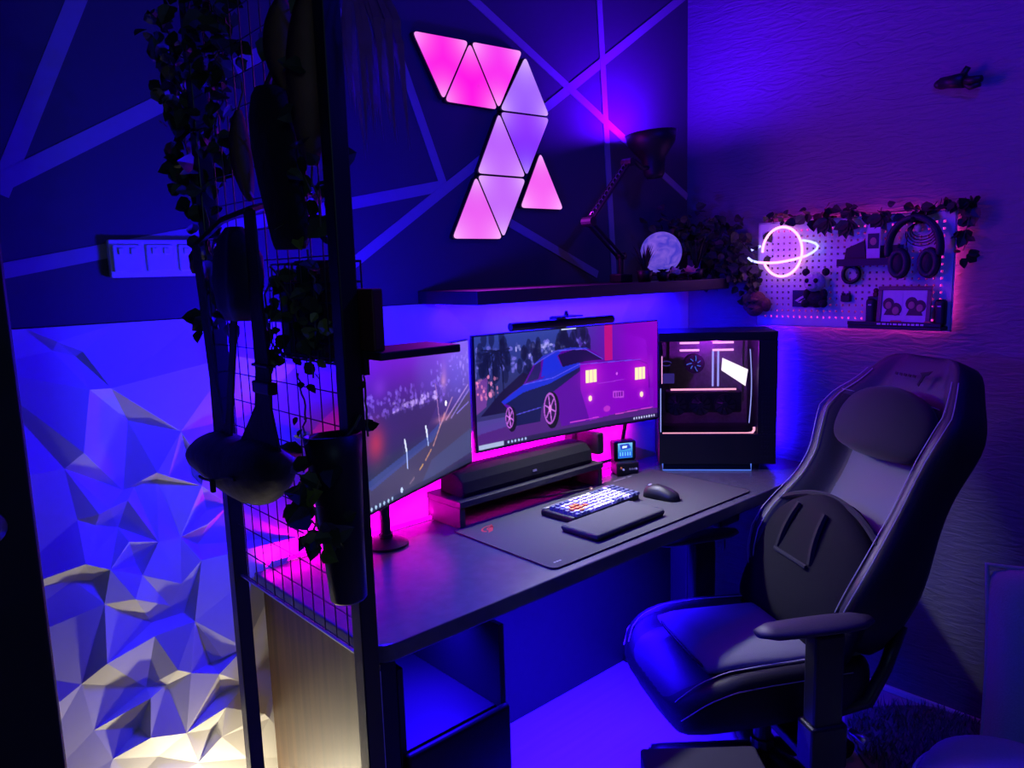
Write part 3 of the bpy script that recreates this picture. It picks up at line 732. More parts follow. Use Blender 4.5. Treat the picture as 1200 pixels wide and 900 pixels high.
# motherboard & cards
obj('motherboard', MB().box((.05, DP-.020, .215), (Wg-.02, DP-.0104, HT-.04), PC), M['board'], t)
obj('inner_tray', MB().box((.0125, DP-.0103, .1254), (Wg-.001, DP-.0101, HT-.0304), PC), M['board'], t)
m = MB(); m.rbox((fx(.05), .05, fz(.20)), (fx(.86), .10, fz(.44)), .006, mat=PC); gp = obj('graphics_card', m, M['matte'], t)
obj('card_edge_light', MB().box((fx(.10), .048, fz(.452)), (fx(.80), .052, fz(.470)), PC), M['pcred'], gp)
for k in range(3):
    cx = fx(.16+.26*k); F = MB(); cc = PC @ V3((cx, .049, fz(.29)))
    F.cyl(cc, PC @ V3((cx, .044, fz(.29))), .036, n=24)
    fo = obj('fan', F, M['black'], gp)
    F = MB()
    for q in range(9):
        a = q*2*PI/9; p = lambda r, da, y: PC @ V3((cx+r*math.cos(a+da), y, fz(.29)+r*math.sin(a+da)))
        F.add([p(.010, 0, .043), p(.010, .5, .040), p(.034, .75, .040), p(.034, .25, .043)], [(0, 1, 2, 3)])
    F.cyl(PC @ V3((cx, .044, fz(.29))), PC @ V3((cx, .038, fz(.29))), .010, n=16)
    obj('blades', F, M['leather2'], fo)
# cooler with lit swirl
m = MB().cyl(PC @ V3((fx(.37), .12, fz(.73))), PC @ V3((fx(.37), .085, fz(.73))), .034, n=24); co = obj('cpu_cooler', m, M['black'], t, auto=.6)
m = MB()
for q in range(7):
    a = q*2*PI/7+.3; r0, r1 = .010, .022+.006*(q % 2)
    m.tube([PC @ V3((fx(.37)+r*math.cos(a+.3*(r-r0)/.02), .084, fz(.73)+r*math.sin(a+.3*(r-r0)/.02))) for r in (r0, (r0+r1)/2, r1)], .0018, 6)
obj('cooler_light', m, M['pcglow'], co)
for z in (.955, .875): pbar('light_bar', (fx(.20), .06, fz(z)), (fx(.41), .066, fz(z)+.007), 'pcpink'); pbar('light_bar', (fx(.55), .06, fz(z)), (fx(.775), .066, fz(z)+.007), 'pcpink')
for f in (.553, .610): pbar('memory_stick', (fx(f), .075, fz(.48)), (fx(f)+.006, .081, fz(.87)), 'pcblue')
m = MB().add([(fx(.655), .055, fz(.80)), (fx(.645), .055, fz(.665)), (fx(.90), .055, fz(.49)), (fx(.925), .055, fz(.67)), (fx(.655), .060, fz(.80)), (fx(.645), .060, fz(.665)), (fx(.90), .060, fz(.49)), (fx(.925), .060, fz(.67))],
   [(0, 1, 2, 3), (7, 6, 5, 4), (0, 4, 5, 1), (1, 5, 6, 2), (2, 6, 7, 3), (3, 7, 4, 0)], PC)
obj('display_plate', m, M['pcwhite'], t, label='tilted glowing white display plate')
m = MB(); m.tube([PC @ V3((x, .015, fz(-.008)+dz)) for x, dz in ((.008, 0), (Wg*.5, 0), (Wg-.03, 0), (Wg-.014, .003), (Wg-.008, .012), (Wg-.008, .022))], .0042, 8); obj('base_light_bar', m, M['pcred'], t)
pbar('rear_light_bar', (.009, -.0008, fz(.55)), (.0115, .008, fz(.85)), 'pcpink'); pbar('rear_light_bar', (.005, -.0008, fz(.02)), (.0075, .008, fz(.50)), 'pcblue')
m = MB().tube([PC @ V3((Wg-.022+.006*math.sin(PI*f), .03, fz(.1+.8*f))) for f in np.linspace(0, 1, 9)], .0016, 6); obj('side_light_bar', m, M['pcblue'], t)
m = MB(); 
m.tube([PC @ V3((fx(.055)+.017*math.cos(a), .05, fz(.75)+.008*math.sin(a))) for a in np.linspace(.2, 5.6, 12)], .002, 6); obj('rear_fan_ring', m, M['pcdim'], t); obj('rear_badge', MB().box((fx(.02), .05, fz(.53)), (fx(.14), .052, fz(.64)), PC), M['pcdim'], t)
m = MB().tube([PC @ V3(p) for p in ((.012, -.004, .024), (.012, -.010, .003), (Wg-.02, -.010, .003), (Wg-.02, -.004, .024))], .0022, 6); obj('underglow', m, M['pcglow'], t)
point('tower_inner_light', PC @ V3((Wg*.6, .05, HT-.06)), 5., (.42, .02, .9), .01)

# ------------------------------------------------------------------ shelf and what stands on it
SZ = 1.383
t = thing('wall_shelf', 'long dark floating shelf on the back wall above the monitors', 'shelf', (-.70, 0, 1.347))
obj('board', MB().rbox((-1.268, -.262, 1.347), (-.12, -.0015, SZ), .002), M['shelf'], t)
obj('led_strip', MB().box((-1.22, -.030, 1.340), (-.16, -.020, 1.3468)), M['blue_em'], t, label='blue light strip')

t = thing('desk_lamp', 'black jointed lamp with its shade turned up, clamped to the shelf', 'lamp', (-.56, -.14, SZ))
m = MB(); m.rbox((-.59, -.165, SZ+.0002), (-.53, -.115, SZ+.028), .004); m.cyl((-.56, -.14, SZ+.02), (-.56, -.14, SZ+.085), .010, n=12); obj('clamp', m, M['black'], t)
m = MB()
for dy in (-.012, .012): m.cyl((-.56, -.14+dy, SZ+.08), (-.713, -.14+dy, 1.574), .0055, n=8)
m.cyl((-.56, -.155, SZ+.085), (-.56, -.125, SZ+.085), .012, n=12); obj('arm', m, M['black'], t)
m = MB()
for dy in (-.012, .012): m.cyl((-.713, -.14+dy, 1.574), (-.522, -.14+dy, 1.765), .0055, n=8)
m.cyl((-.713, -.16, 1.574), (-.713, -.12, 1.574), .015, n=12); m.cyl((-.522, -.16, 1.765), (-.522, -.12, 1.765), .013, n=12); m.tube([(-.522, -.14, 1.765), (-.49, -.14, 1.772), (-.45, -.14, 1.752), (-.41, -.14, 1.756)], .008); obj('arm', m, M['black'], t)
m = MB()
for k in range(24): 
    f = k/24
m.tube([V3((-.70+.17*i/60, -.14+.006*math.cos(i*1.3), 1.595+.17*i/60+.006*math.sin(i*1.3))) for i in range(61)], .0012, 4); obj('spring', m, M['silver'], t)
LS = frame(V3((-.385, -.14, 1.735)), V3((-.07, .05, 1)))
m = MB(); m.lathe([(.026, -.012), (.034, 0), (.038, .03), (.040, .05), (.060, .075), (.078, .10), (.086, .135), (.083, .135), (.075, .102), (.057, .079), (.036, .054), (.03, .03), (.01, .028)], 28, LS)
obj('lamp_shade', m, M['black'], t, smooth=True)
bp = LS @ V3((0, 0, .085))
obj('bulb', MB().ball(bp, .022, n=14), M['bulb'], t, smooth=True, label='violet glowing bulb')

t = thing('moon_lamp', 'glowing lilac moon globe on a small stand at the shelf', 'lamp', (-.348, -.14, SZ))
obj('globe', MB().ball((-.348, -.14, 1.478), .070, n=36), M['moon'], t, smooth=True)
m = MB()
for k in range(3):
    a = k*2*PI/3+.4; m.tube([(-.348+.045*math.cos(a), -.14+.045*math.sin(a), SZ+.001), (-.348+.035*math.cos(a), -.14+.035*math.sin(a), SZ+.02), (-.348+.050*math.cos(a), -.14+.050*math.sin(a), SZ+.048)], .005, 6)
m.tube([(-.348+.036*math.cos(a), -.14+.036*math.sin(a), SZ+.022) for a in np.linspace(0, 2*PI, 16, endpoint=False)], .004, 6, True); obj('stand', m, M['black'], t, smooth=True)

def blossom(name, p, r, mm, label, cat):
    t = thing(name, label, cat, p)
    m = MB()
    for ring, (n, rr, zz) in enumerate(((7, 1., .35), (5, .62, .62), (3, .3, .8))):
        for k in range(n):
            a = 2*PI*k/n+ring*.5; m.leaf(V3(p)+V3((0, 0, r*.5)), (math.cos(a)*rr, math.sin(a)*rr, zz), (0, 0, 1), r*1.05, r*1.0)
    obj('petals', m, M[mm], t)
    m = MB().cyl(V3(p)+V3((0, 0, .0003)), V3(p)+V3((0, 0, r*.55)), r*.14, n=8)
    for k in range(3): a = k*2.1; m.leaf(V3(p)+V3((0, 0, r*.2)), (math.cos(a), math.sin(a), .4), (0, 0, 1), r*.9, r*.5)
    obj('stalk', m, M['leaf'], t)
blossom('white_flower', (-.385, -.225, SZ), .032, 'cream', 'white flower head at the left foot of the moon lamp', 'flower')
blossom('pink_flower', (-.300, -.225, SZ), .034, 'pink', 'pink flower head at the right foot of the moon lamp', 'flower')
def tuft(name, p, h, n, label):
    t = thing(name, label, 'plant', p); m = MB(); r_ = random.Random(int(p[0]*-1000))
    for k in range(n):
        a = r_.uniform(0, 2*PI); lean = r_.uniform(.15, .8); L = h*r_.uniform(.6, 1)
        P = V3(p)+V3((0, 0, .03)); d = V3((math.cos(a)*lean, math.sin(a)*lean*.5, 1)).normalized(); s_ = V3((-math.sin(a), math.cos(a), 0))*.004
        m.add([P-s_, P+s_, P+d*L*.6+s_*.8+V3((0, 0, -.0)), P+d*L*.6-s_*.8, P+d*L+V3((d.x, d.y, -.3))*L*.12], [(0, 1, 2, 3), (3, 2, 4)])
    obj('leaves', m, M['leaf'], t)
    obj('pot', MB().lathe([(.020, .0003), (.027, .036), (.024, .037), (.022, .030)], 16, Matrix.Translation(p)), M['black'], t, smooth=True)
tuft('spiky_plant', (-.515, -.20, SZ), .11, 26, 'spiky little plant between the lamp clamp and the moon lamp')
tuft('spiky_plant', (-.215, -.19, SZ), .14, 30, 'spiky little plant just right of the moon lamp')
t = thing('candle_jar', 'dark violet cylinder jar standing on the shelf right of the moon', 'jar', (-.14, -.13, SZ))
obj('jar', MB().lathe([(.022, .0003), (.024, .004), (.024, .085), (.021, .086), (.021, .08)], 20, Matrix.Translation((-.14, -.13, SZ))), M['feather'], t, smooth=True)
obj('lid', MB().lathe([(.022, .0862), (.023, .092), (.006, .096), (.006, .104)], 20, Matrix.Translation((-.14, -.13, SZ))), M['black'], t, smooth=True)
# small pots and figures among the foliage at shelf's left
t = thing('trinket_pot', 'tiny dark pot left of the white flower on the shelf', 'pot', (-.445, -.22, SZ))
obj('pot', MB().lathe([(.014, .0003), (.020, .012), (.021, .030), (.017, .031), (.016, .02)], 18, Matrix.Translation((-.445, -.22, SZ))), M['black'], t, smooth=True)
m = MB()
for k in range(9): a = k*.7; m.leaf((-.445, -.22, SZ+.025), (math.cos(a), math.sin(a), .8), (0, 0, 1), .026, .014)
obj('sprig', m, M['leaf'], t)

# ------------------------------------------------------------------ ivy
def ivy(name, paths, label, mats=('leaf', 'stem'), n=60, L=.03, spread=.03, seed=1, nrm=(-.6, -.7, .2), hang=.5, cat='ivy'):
    r_ = random.Random(seed); t = thing(name, label, cat, tuple(paths[0][0]))
    m = MB(); s = MB()
    for P in paths:
        P = [V3(p) for p in P]; Q = []
        for i in range(len(P)-1):
            for k in range(5): Q.append(P[i].lerp(P[i+1], k/5)+V3((r_.uniform(-1, 1), r_.uniform(-1, 1), r_.uniform(-1, 1)))*spread*.18)
        Q.append(P[-1]); s.tube(Q, .0016, 5)
        for k in range(n):
            c = Q[min(len(Q)-1, int(r_.random()*len(Q)))]+V3((r_.gauss(0, 1), r_.gauss(0, 1), r_.gauss(0, 1)))*spread*.45
            d = V3((r_.uniform(-1, 1), r_.uniform(-1, 1), r_.uniform(-1, 1)-hang)); nn = V3(nrm)+V3((r_.uniform(-.7, .7), r_.uniform(-.7, .7), r_.uniform(-.5, .5)))
            l = L*r_.uniform(.6, 1.25); m.m = 1 if len(mats) > 2 and r_.random() < .2 else 0
            m.leaf(c, d, nn, l, l*.85)
    f = obj('leaves', m, [M[mats[0]]]+([M[mats[2]]] if len(mats) > 2 else []), t); obj('vine', s, M[mats[1]], t)
    return t
ivy('ivy_garland', [[(-.30, -.10, 1.60), (-.20, -.12, 1.56), (-.09, -.16, 1.55), (-.06, -.28, 1.52), (-.05, -.33, 1.42)], [(-.16, -.10, 1.53), (-.09, -.20, 1.45), (-.06, -.30, 1.38)], [(-.12, -.17, 1.60), (-.07, -.25, 1.48), (-.05, -.31, 1.34)],
                   [(-.24, -.10, 1.58), (-.12, -.12, 1.50), (-.08, -.15, 1.40)]], 'tangled dark ivy filling the corner between shelf and pegboard', n=85, L=.036, spread=.055, seed=4)
ivy('ivy_garland', [[(-.03, -.34, 1.585), (-.045, -.46, 1.582), (-.04, -.60, 1.588), (-.045, -.76, 1.575), (-.04, -.90, 1.575), (-.035, -.98, 1.585)]], 'russet ivy strand running along the top edge of the pegboard', mats=('leaf', 'stem', 'ivyred'), n=80, L=.036, spread=.022, seed=5, nrm=(-1, -.2, .3))
ivy('ivy_garland', [[(-.035, -.975, 1.60), (-.04, -.985, 1.54), (-.035, -.975, 1.45)]], 'short ivy tail hanging down the right edge of the pegboard', n=26, L=.036, spread=.02, seed=6, nrm=(-1, -.2, .1))
r_ = random.Random(9)
for k, (y, z, lab) in enumerate(((-.575, 1.545, 'dark leaf cluster hanging at pegboard top, right of the neon sign'), (-.645, 1.532, 'larger dark leaf cluster on the pegboard, left of the photo card'), (-.745, 1.545, 'ragged leaf cluster hanging just above the photo card'))):
    m = MB()
    for j in range(5): a = -PI/2+(j-2)*.62; m.leaf((-.055-.002*j, y-.004*(j-2), z+.018), (-.1, math.cos(a)*.9, math.sin(a)), (-1, 0, .1), .052, .034)
    t = thing('leaf_cluster', lab, 'leaves', (-.055, y, z)); obj('leaves', m, M['leaf'], t); obj('stem', MB().tube([(-.055, y, z+.018), (-.05, y, z+.035), (-.045, y, z+.045)], .0015, 5), M['stem'], t)
ivy('ivy_garland', [[(-.07, -.31, 1.40), (-.06, -.315, 1.34), (-.07, -.30, 1.27)]], 'thin ivy tail dangling behind the tower computer, below the shelf end', n=14, L=.028, spread=.016, seed=8)

# hanging brown plush head
t = thing('hanging_plush', 'brown furry plush head hanging left of the pegboard above the tower', 'plush toy', (-.05, -.335, 1.25))
m = MB(); m.ball((-.062, -.335, 1.30), (.030, .036, .036), n=20); m.ball((-.072, -.335, 1.272), (.026, .030, .024), n=16); m.ball((-.06, -.300, 1.288), (.02, .016, .024), n=12); m.ball((-.06, -.372, 1.288), (.02, .016, .024), n=12); m.ball((-.088, -.335, 1.305), (.012, .024, .008), n=12)
obj('head', m, M['brownfur'], t, smooth=True)
m = MB(); m.ball((-.094, -.325, 1.296), .004, n=8); m.ball((-.094, -.345, 1.296), .004, n=8); m.ball((-.098, -.335, 1.276), (.004, .010, .004), n=8); obj('face', m, M['black'], t, smooth=True)
obj('cord', MB().tube([(-.055, -.335, 1.335), (-.05, -.335, 1.37), (-.03, -.335, 1.41)], .0012, 5), M['black'], t)

# ------------------------------------------------------------------ pegboard
PY0, PY1, PZ0, PZ1 = -.952, -.323, 1.216, 1.568
t = thing('pegboard', 'white perforated pegboard on the plaster wall, edged with magenta glow', 'pegboard', (-.03, -.64, PZ0))
p = MB(); NY, NZ = 30, 17; cy, cz = (PY1-PY0)/NY, (PZ1-PZ0)/NZ; x0, x1 = -.030, -.0255
for i in range(NY):
    for j in range(NZ):
        y, z = PY0+i*cy, PZ0+j*cz; hy, hz = cy*.16, cz*.17; c0, c1 = y+cy/2, z+cz/2
        if (i in (0, NY-1)) or (j in (0, NZ-1)):
            p.add([(x0, y, z), (x0, y+cy, z), (x0, y+cy, z+cz), (x0, y, z+cz)], [(0, 1, 2, 3)]); continue
        o = [(x0, y, z), (x0, y+cy, z), (x0, y+cy, z+cz), (x0, y, z+cz)]; q = [(x0, c0-hy, c1-hz), (x0, c0+hy, c1-hz), (x0, c0+hy, c1+hz), (x0, c0-hy, c1+hz)]; b = [(x1, *v[1:]) for v in q]
        p.add(o+q+b, [(0, 1, 5, 4), (1, 2, 6, 5), (2, 3, 7, 6), (3, 0, 4, 7), (4, 5, 9, 8), (5, 6, 10, 9), (6, 7, 11, 10), (7, 4, 8, 11)])
obj('board', p, M['peg'], t)
e = MB()
for a, b in (((PY0, PZ0), (PY1, PZ0)), ((PY0, PZ1), (PY1, PZ1)), ((PY0, PZ0), (PY0, PZ1)), ((PY1, PZ0), (PY1, PZ1))): e.box((-.030, min(a[0], b[0])-.002, min(a[1], b[1])-.002), (-.0255, max(a[0], b[0])+.002, max(a[1], b[1])+.002))
obj('rim', e, M['peg'], t)
e = MB()
for z in (PZ0+.02, PZ1-.02): e.box((-.012, PY0+.03, z-.003), (-.008, PY1-.03, z+.003))
e.box((-.012, PY0+.02, PZ0+.03), (-.008, PY0+.026, PZ1-.03)); obj('backlight_strip', e, M['peg_em'], t, label='magenta backlight')
for y in (PY0+.05, PY1-.05):
    for z in (PZ0+.05, PZ1-.05): obj('standoff', MB().cyl((-.0255, y, z), (-.0003, y, z), .008, n=10), M['white'], t)

# neon planet
t = thing('neon_sign', 'pink neon ringed-planet sign glowing on the left of the pegboard', 'neon sign', (-.04, -.42, 1.385))
cyy, czz, ry, rz = -.420, 1.468, .0725, .083
n = MB(); n.tube([(-.048, cyy-ry*math.cos(a), czz+rz*math.sin(a)) for a in np.linspace(PI*1.0, -PI*.84, 40)], .0044, 8); obj('planet_tube', n, M['neonpink'], t, smooth=True)
ringp = [(-.295, 1.4515), (-.310, 1.441), (-.335, 1.4345), (-.375, 1.4315), (-.41, 1.4325), (-.438, 1.436), (-.47, 1.4415), (-.489, 1.446), (-.512, 1.4525), (-.532, 1.462), (-.545, 1.472), (-.549, 1.482), (-.540, 1.491), (-.521, 1.498), (-.495, 1.503)]
n = MB(); n.m = 1; n.tube([(-.053, y, z) for y, z in ringp[:3]], .0042, 8); n.m = 0; n.tube([(-.053, y, z) for y, z in ringp[2:9]], .0042, 8); n.m = 1; n.tube([(-.053, y, z) for y, z in ringp[8:]], .0042, 8)
n.tube([(-.050, -.301, 1.476), (-.050, -.318, 1.484), (-.050, -.341, 1.490)], .0042, 8)
obj('ring_tube', n, [M['neonpink'], M['neonblue']], t, smooth=True)
for y, z in ((-.36, 1.518), (-.48, 1.518), (-.42, 1.386), (-.52, 1.498)): obj('standoff', MB().cyl((-.0302, y, z), (-.046, y, z), .003, n=8), M['white'], t)

# badge card and panda
t = thing('emblem_card', 'dark card with a pale slanted eye emblem on the pegboard, left of the panda', 'card', (-.035, -.49, 1.281))
obj('card', MB().box((-.034, -.535, 1.281), (-.0304, -.455, 1.337)), M['navy'], t)
e = MB(); T = Matrix(((0, 0, -1, -.0341), (-1, 0, 0, -.488), (0, 1, 0, 1.310), (0, 0, 0, 1)))
e.prism([(-.024, -.008), (-.005, .004), (.013, .012), (.027, .016), (.014, .007), (-.004, -.003), (-.014, -.012)], 0, .0006, T); e.prism([(-.014, -.014), (.004, -.006), (.018, .002), (.022, .011), (.024, .0), (.016, -.011), (.0, -.016)], 0, .0006, T)
obj('emblem', e, M['photo'], t, label='pale emblem')
t = thing('panda_plush', 'small panda plush sitting against the pegboard under the neon planet', 'plush toy', (-.06, -.545, 1.283))
m = MB(); m.ball((-.065, -.545, 1.365), (.026, .036, .032), n=20); m.ball((-.085, -.545, 1.352), (.014, .020, .014), n=14); obj('head', m, M['panda_w'], t, smooth=True)
m = MB(); m.ball((-.06, -.512, 1.397), (.010, .013, .013), n=12); m.ball((-.06, -.580, 1.397), (.010, .013, .013), n=12); obj('ears', m, M['panda_b'], t, smooth=True)
m = MB(); m.ball((-.088, -.530, 1.370), (.006, .008, .008), n=10); m.ball((-.088, -.560, 1.370), (.006, .008, .008), n=10); m.ball((-.099, -.545, 1.356), (.004, .006, .004), n=10); obj('face_patches', m, M['panda_b'], t, smooth=True)
m = MB(); m.ball((-.06, -.552, 1.308), (.026, .034, .028), n=18); m.ball((-.078, -.522, 1.295), (.014, .014, .014), n=12); m.ball((-.078, -.582, 1.295), (.014, .014, .014), n=12); m.ball((-.07, -.522, 1.325), (.012, .012, .018), n=12); m.ball((-.07, -.58, 1.325), (.012, .012, .018), n=12); obj('body', m, M['panda_b'], t, smooth=True)

# small shelf with a photo card
t = thing('peg_shelf', 'dark peg shelf with sloped sides near the pegboard centre', 'shelf', (-.05, -.72, 1.414))
q = Matrix(((0, 0, 1, 0), (1, 0, 0, 0), (0, 1, 0, 0), (0, 0, 0, 1)))
m = MB(); m.box((-.085, -.818, 1.414), (-.0304, -.628, 1.424)); m.prism([(-.628, 1.424), (-.635, 1.470), (-.69, 1.492), (-.70, 1.430)], -.036, -.0306, q); m.box((-.085, -.818, 1.424), (-.080, -.628, 1.436)); obj('tray', m, M['black'], t)
obj('back_plate', MB().box((-.0335, -.810, 1.4242), (-.0306, -.705, 1.475)), M['navy'], t)
t = thing('photo_card', 'small white instant photo propped upright on the dark peg shelf', 'photo', (-.06, -.733, 1.4365))
obj('paper', MB().box((-.066, -.753, 1.4365), (-.064, -.713, 1.530)), M['photo'], t)
obj('picture', MB().box((-.0672, -.750, 1.466), (-.0662, -.716, 1.512)), M['navy'], t); obj('figure', MB().ball((-.0674, -.733, 1.488), (.0006, .010, .012), n=12), M['skin'], t)
t = thing('trinket_box', 'small orange and violet box on the dark peg shelf beside the headphones', 'box', (-.06, -.78, 1.4245)); obj('box', MB().rbox((-.074, -.815, 1.4245), (-.05, -.775, 1.442), .002), M['orangeprint'], t)
m = MB().tube([(-.042, -.652+.021*math.cos(a)*(1 if math.cos(a) > 0 else 1.5), 1.388+.026*math.sin(a)) for a in np.linspace(0, 2*PI, 24, endpoint=False)], .0065, 8, True)
t = thing('loop_strap', 'black loop strap hanging below the dark peg shelf', 'strap', (-.042, -.652, 1.36)); obj('loop', m, M['black'], t, smooth=True); obj('hook', MB().tube([(-.0304, -.652, 1.413), (-.045, -.652, 1.413), (-.047, -.652, 1.420)], .002, 6), M['silver'], t)
t = thing('pixel_figure', 'tiny dark red-topped figure on a peg above the photo frame', 'figure', (-.04, -.737, 1.305)); m = MB(); m.rbox((-.052, -.756, 1.3045), (-.0304, -.716, 1.318), .002); obj('plinth', m, M['black'], t); m = MB(); m.rbox((-.049, -.744, 1.3182), (-.035, -.730, 1.330), .002); m.ball((-.042, -.737, 1.336), .008, n=10); obj('figure', m, M['maroon'], t)
t = thing('peg_clip', 'tiny black clip on the pegboard right of the panda', 'clip', (-.038, -.641, 1.30)); m = MB(); m.rbox((-.046, -.657, 1.300), (-.0304, -.626, 1.322), .003); m.rbox((-.044, -.655, 1.3222), (-.034, -.646, 1.328), .001); m.rbox((-.044, -.637, 1.3222), (-.034, -.628, 1.328), .001); obj('clip', m, M['black'], t)

# headphones
t = thing('headphones', 'black over-ear headphones hanging on the right of the pegboard', 'headphones', (-.07, -.855, 1.385))
hb = [(-.070, -.853+.073*math.cos(a), 1.462+.090*math.sin(a)) for a in np.linspace(-.25, PI+.25, 28)]
m = MB(); 
for dx in (-.010, 0, .010): m.tube([(p[0]+dx, p[1], p[2]) for p in hb], .0085, 8)
obj('headband', m, M['leather2'], t, smooth=True)
for sgn, y in ((1, -.815), (-1, -.898)):
    m = MB(); m.ball((-.066, y, 1.418), (.024, .030, .046), n=22); eo = obj('ear_cup', m, M['leather'], t, smooth=True)
    m = MB(); m.tube([(-.083, y+.022*math.cos(a), 1.418+.036*math.sin(a)) for a in np.linspace(0, 2*PI, 24, endpoint=False)], .008, 8, True); obj('ear_pad', m, M['leather2'], eo, smooth=True)
obj('peg_hook', MB().tube([(-.0304, -.853, 1.545), (-.085, -.853, 1.540), (-.092, -.853, 1.552)], .005, 8), M['black'], t)
# earphones coil
t = thing('earphones', 'thin coiled earphone cable hanging inside the headphone band', 'earphones', (-.045, -.86, 1.45))
m = MB()
for k in range(4): m.tube([(-.042-.002*k, -.865+(.030+.005*k)*math.cos(a), 1.515-.004*k+(.020+.005*k)*math.sin(a)) for a in np.linspace(0, 2*PI, 22, endpoint=False)], .0014, 5, True)
m.tube([(-.044, -.825, 1.515), (-.044, -.822, 1.48), (-.044, -.826, 1.452)], .0014, 5); m.tube([(-.044, -.895, 1.51), (-.044, -.905, 1.48), (-.044, -.90, 1.47)], .0014, 5); obj('cable', m, M['black'], t)
m = MB(); m.ball((-.048, -.855, 1.522), (.010, .012, .014), n=12); obj('case', m, M['photo'], t, smooth=True)

# ledge with framed photographs
t = thing('peg_ledge', 'long black ledge with lettering along the bottom of the pegboard', 'ledge', (-.06, -.80, 1.219))
m = MB(); m.rbox((-.085, -.945, 1.219), (-.0304, -.670, 1.230), .002); m.rbox((-.088, -.945, 1.2302), (-.084, -.670, 1.242), .0015); obj('tray', m, M['black'], t)
m = MB(); r_ = random.Random(2); y = -.762
while y > -.892: 
    w_ = r_.uniform(.004, .012); m.box((-.0888, y-w_, 1.233), (-.0881, y, 1.2385)); y -= w_+.004
obj('lettering', m, M['photo'], t, label='row of pale lettering')
for y0, y1, z1, lab in ((-.742, -.712, 1.312, 'black rounded stick box upright left of the framed photos'), (-.944, -.912, 1.310, 'black rounded stick box upright right of the framed photos')):
    t = thing('upright_case', lab, 'case', (-.05, (y0+y1)/2, 1.2303), group='black upright cases on the pegboard ledge'); obj('shell', MB().rbox((-.060, y0, 1.2303), (-.032, y1, z1), .010, 3), M['black'], t)
    obj('latch', MB().rbox((-.062, (y0+y1)/2-.005, z1-.022), (-.0602, (y0+y1)/2+.005, z1-.018), .0005), M['photo'], t)
t = thing('framed_photos', 'wooden frame holding two portrait photos, standing on the pegboard ledge', 'photo frame', (-.07, -.83, 1.2303))
FR = Matrix.Translation((-.072, 0, 1.2303)) @ Matrix.Rotation(.10, 4, 'Y')
m = MB(); a, b, h_ = -.907, -.752, .120
for lo, hi in (((0, a, 0), (.008, b, .012)), ((0, a, h_-.012), (.008, b, h_)), ((0, a, .0121), (.008, a+.013, h_-.0121)), ((0, b-.013, .0121), (.008, b, h_-.0121))): m.rbox(lo, hi, .0015, mat=FR)
obj('frame', m, M['framewood'], t)
obj('mount', MB().box((.003, a+.0132, .0122), (.006, b-.0132, h_-.0122), FR), M['photo'], t)
m = MB(); 
for yc, k in ((-.797, 0), (-.862, 1)):
    m.m = 0; m.box((.0022, yc-.028, .030), (.0029, yc+.028, .100), FR)
    m.m = 1
    for dy, dz, rr in (((.012, .066, .017), (-.010, .050, .018)) if k == 0 else ((.010, .068, .018), (-.014, .060, .017))): m.ball((.0020, yc+dy, dz), (.0008, rr, rr*1.1), FR, 12)
    m.prism([(yc-.024, .032), (yc+.024, .032), (yc+.016, .050), (yc-.016, .052)], .0015, .0021, FR @ Matrix(((0, 0, 1, 0), (1, 0, 0, 0), (0, 1, 0, 0), (0, 0, 0, 1))))
    m.m = 2
    for dy, dz, rr in (((.012, .062, .011), (-.010, .046, .012)) if k == 0 else ((.010, .063, .011), (-.014, .055, .011))): m.ball((.0013, yc+dy, dz), (.0008, rr*.85, rr), FR, 12)
obj('photos', m, [M['photo'], M['hairp'], M['skin']], t)
for y, lab in ((-.815, 'small orange tag lying in front of the framed photos, middle of the ledge'), (-.905, 'small orange block at the right foot of the photo frame')):
    t = thing('small_token', lab, 'token', (-.079, y, 1.2303)); m = MB(); m.rbox((-.083, y-.016 if y > -.85 else y-.009, 1.2303), (-.077, y+.016 if y > -.85 else y+.009, 1.2465), .002); obj('block', m, M['orangeprint'], t)

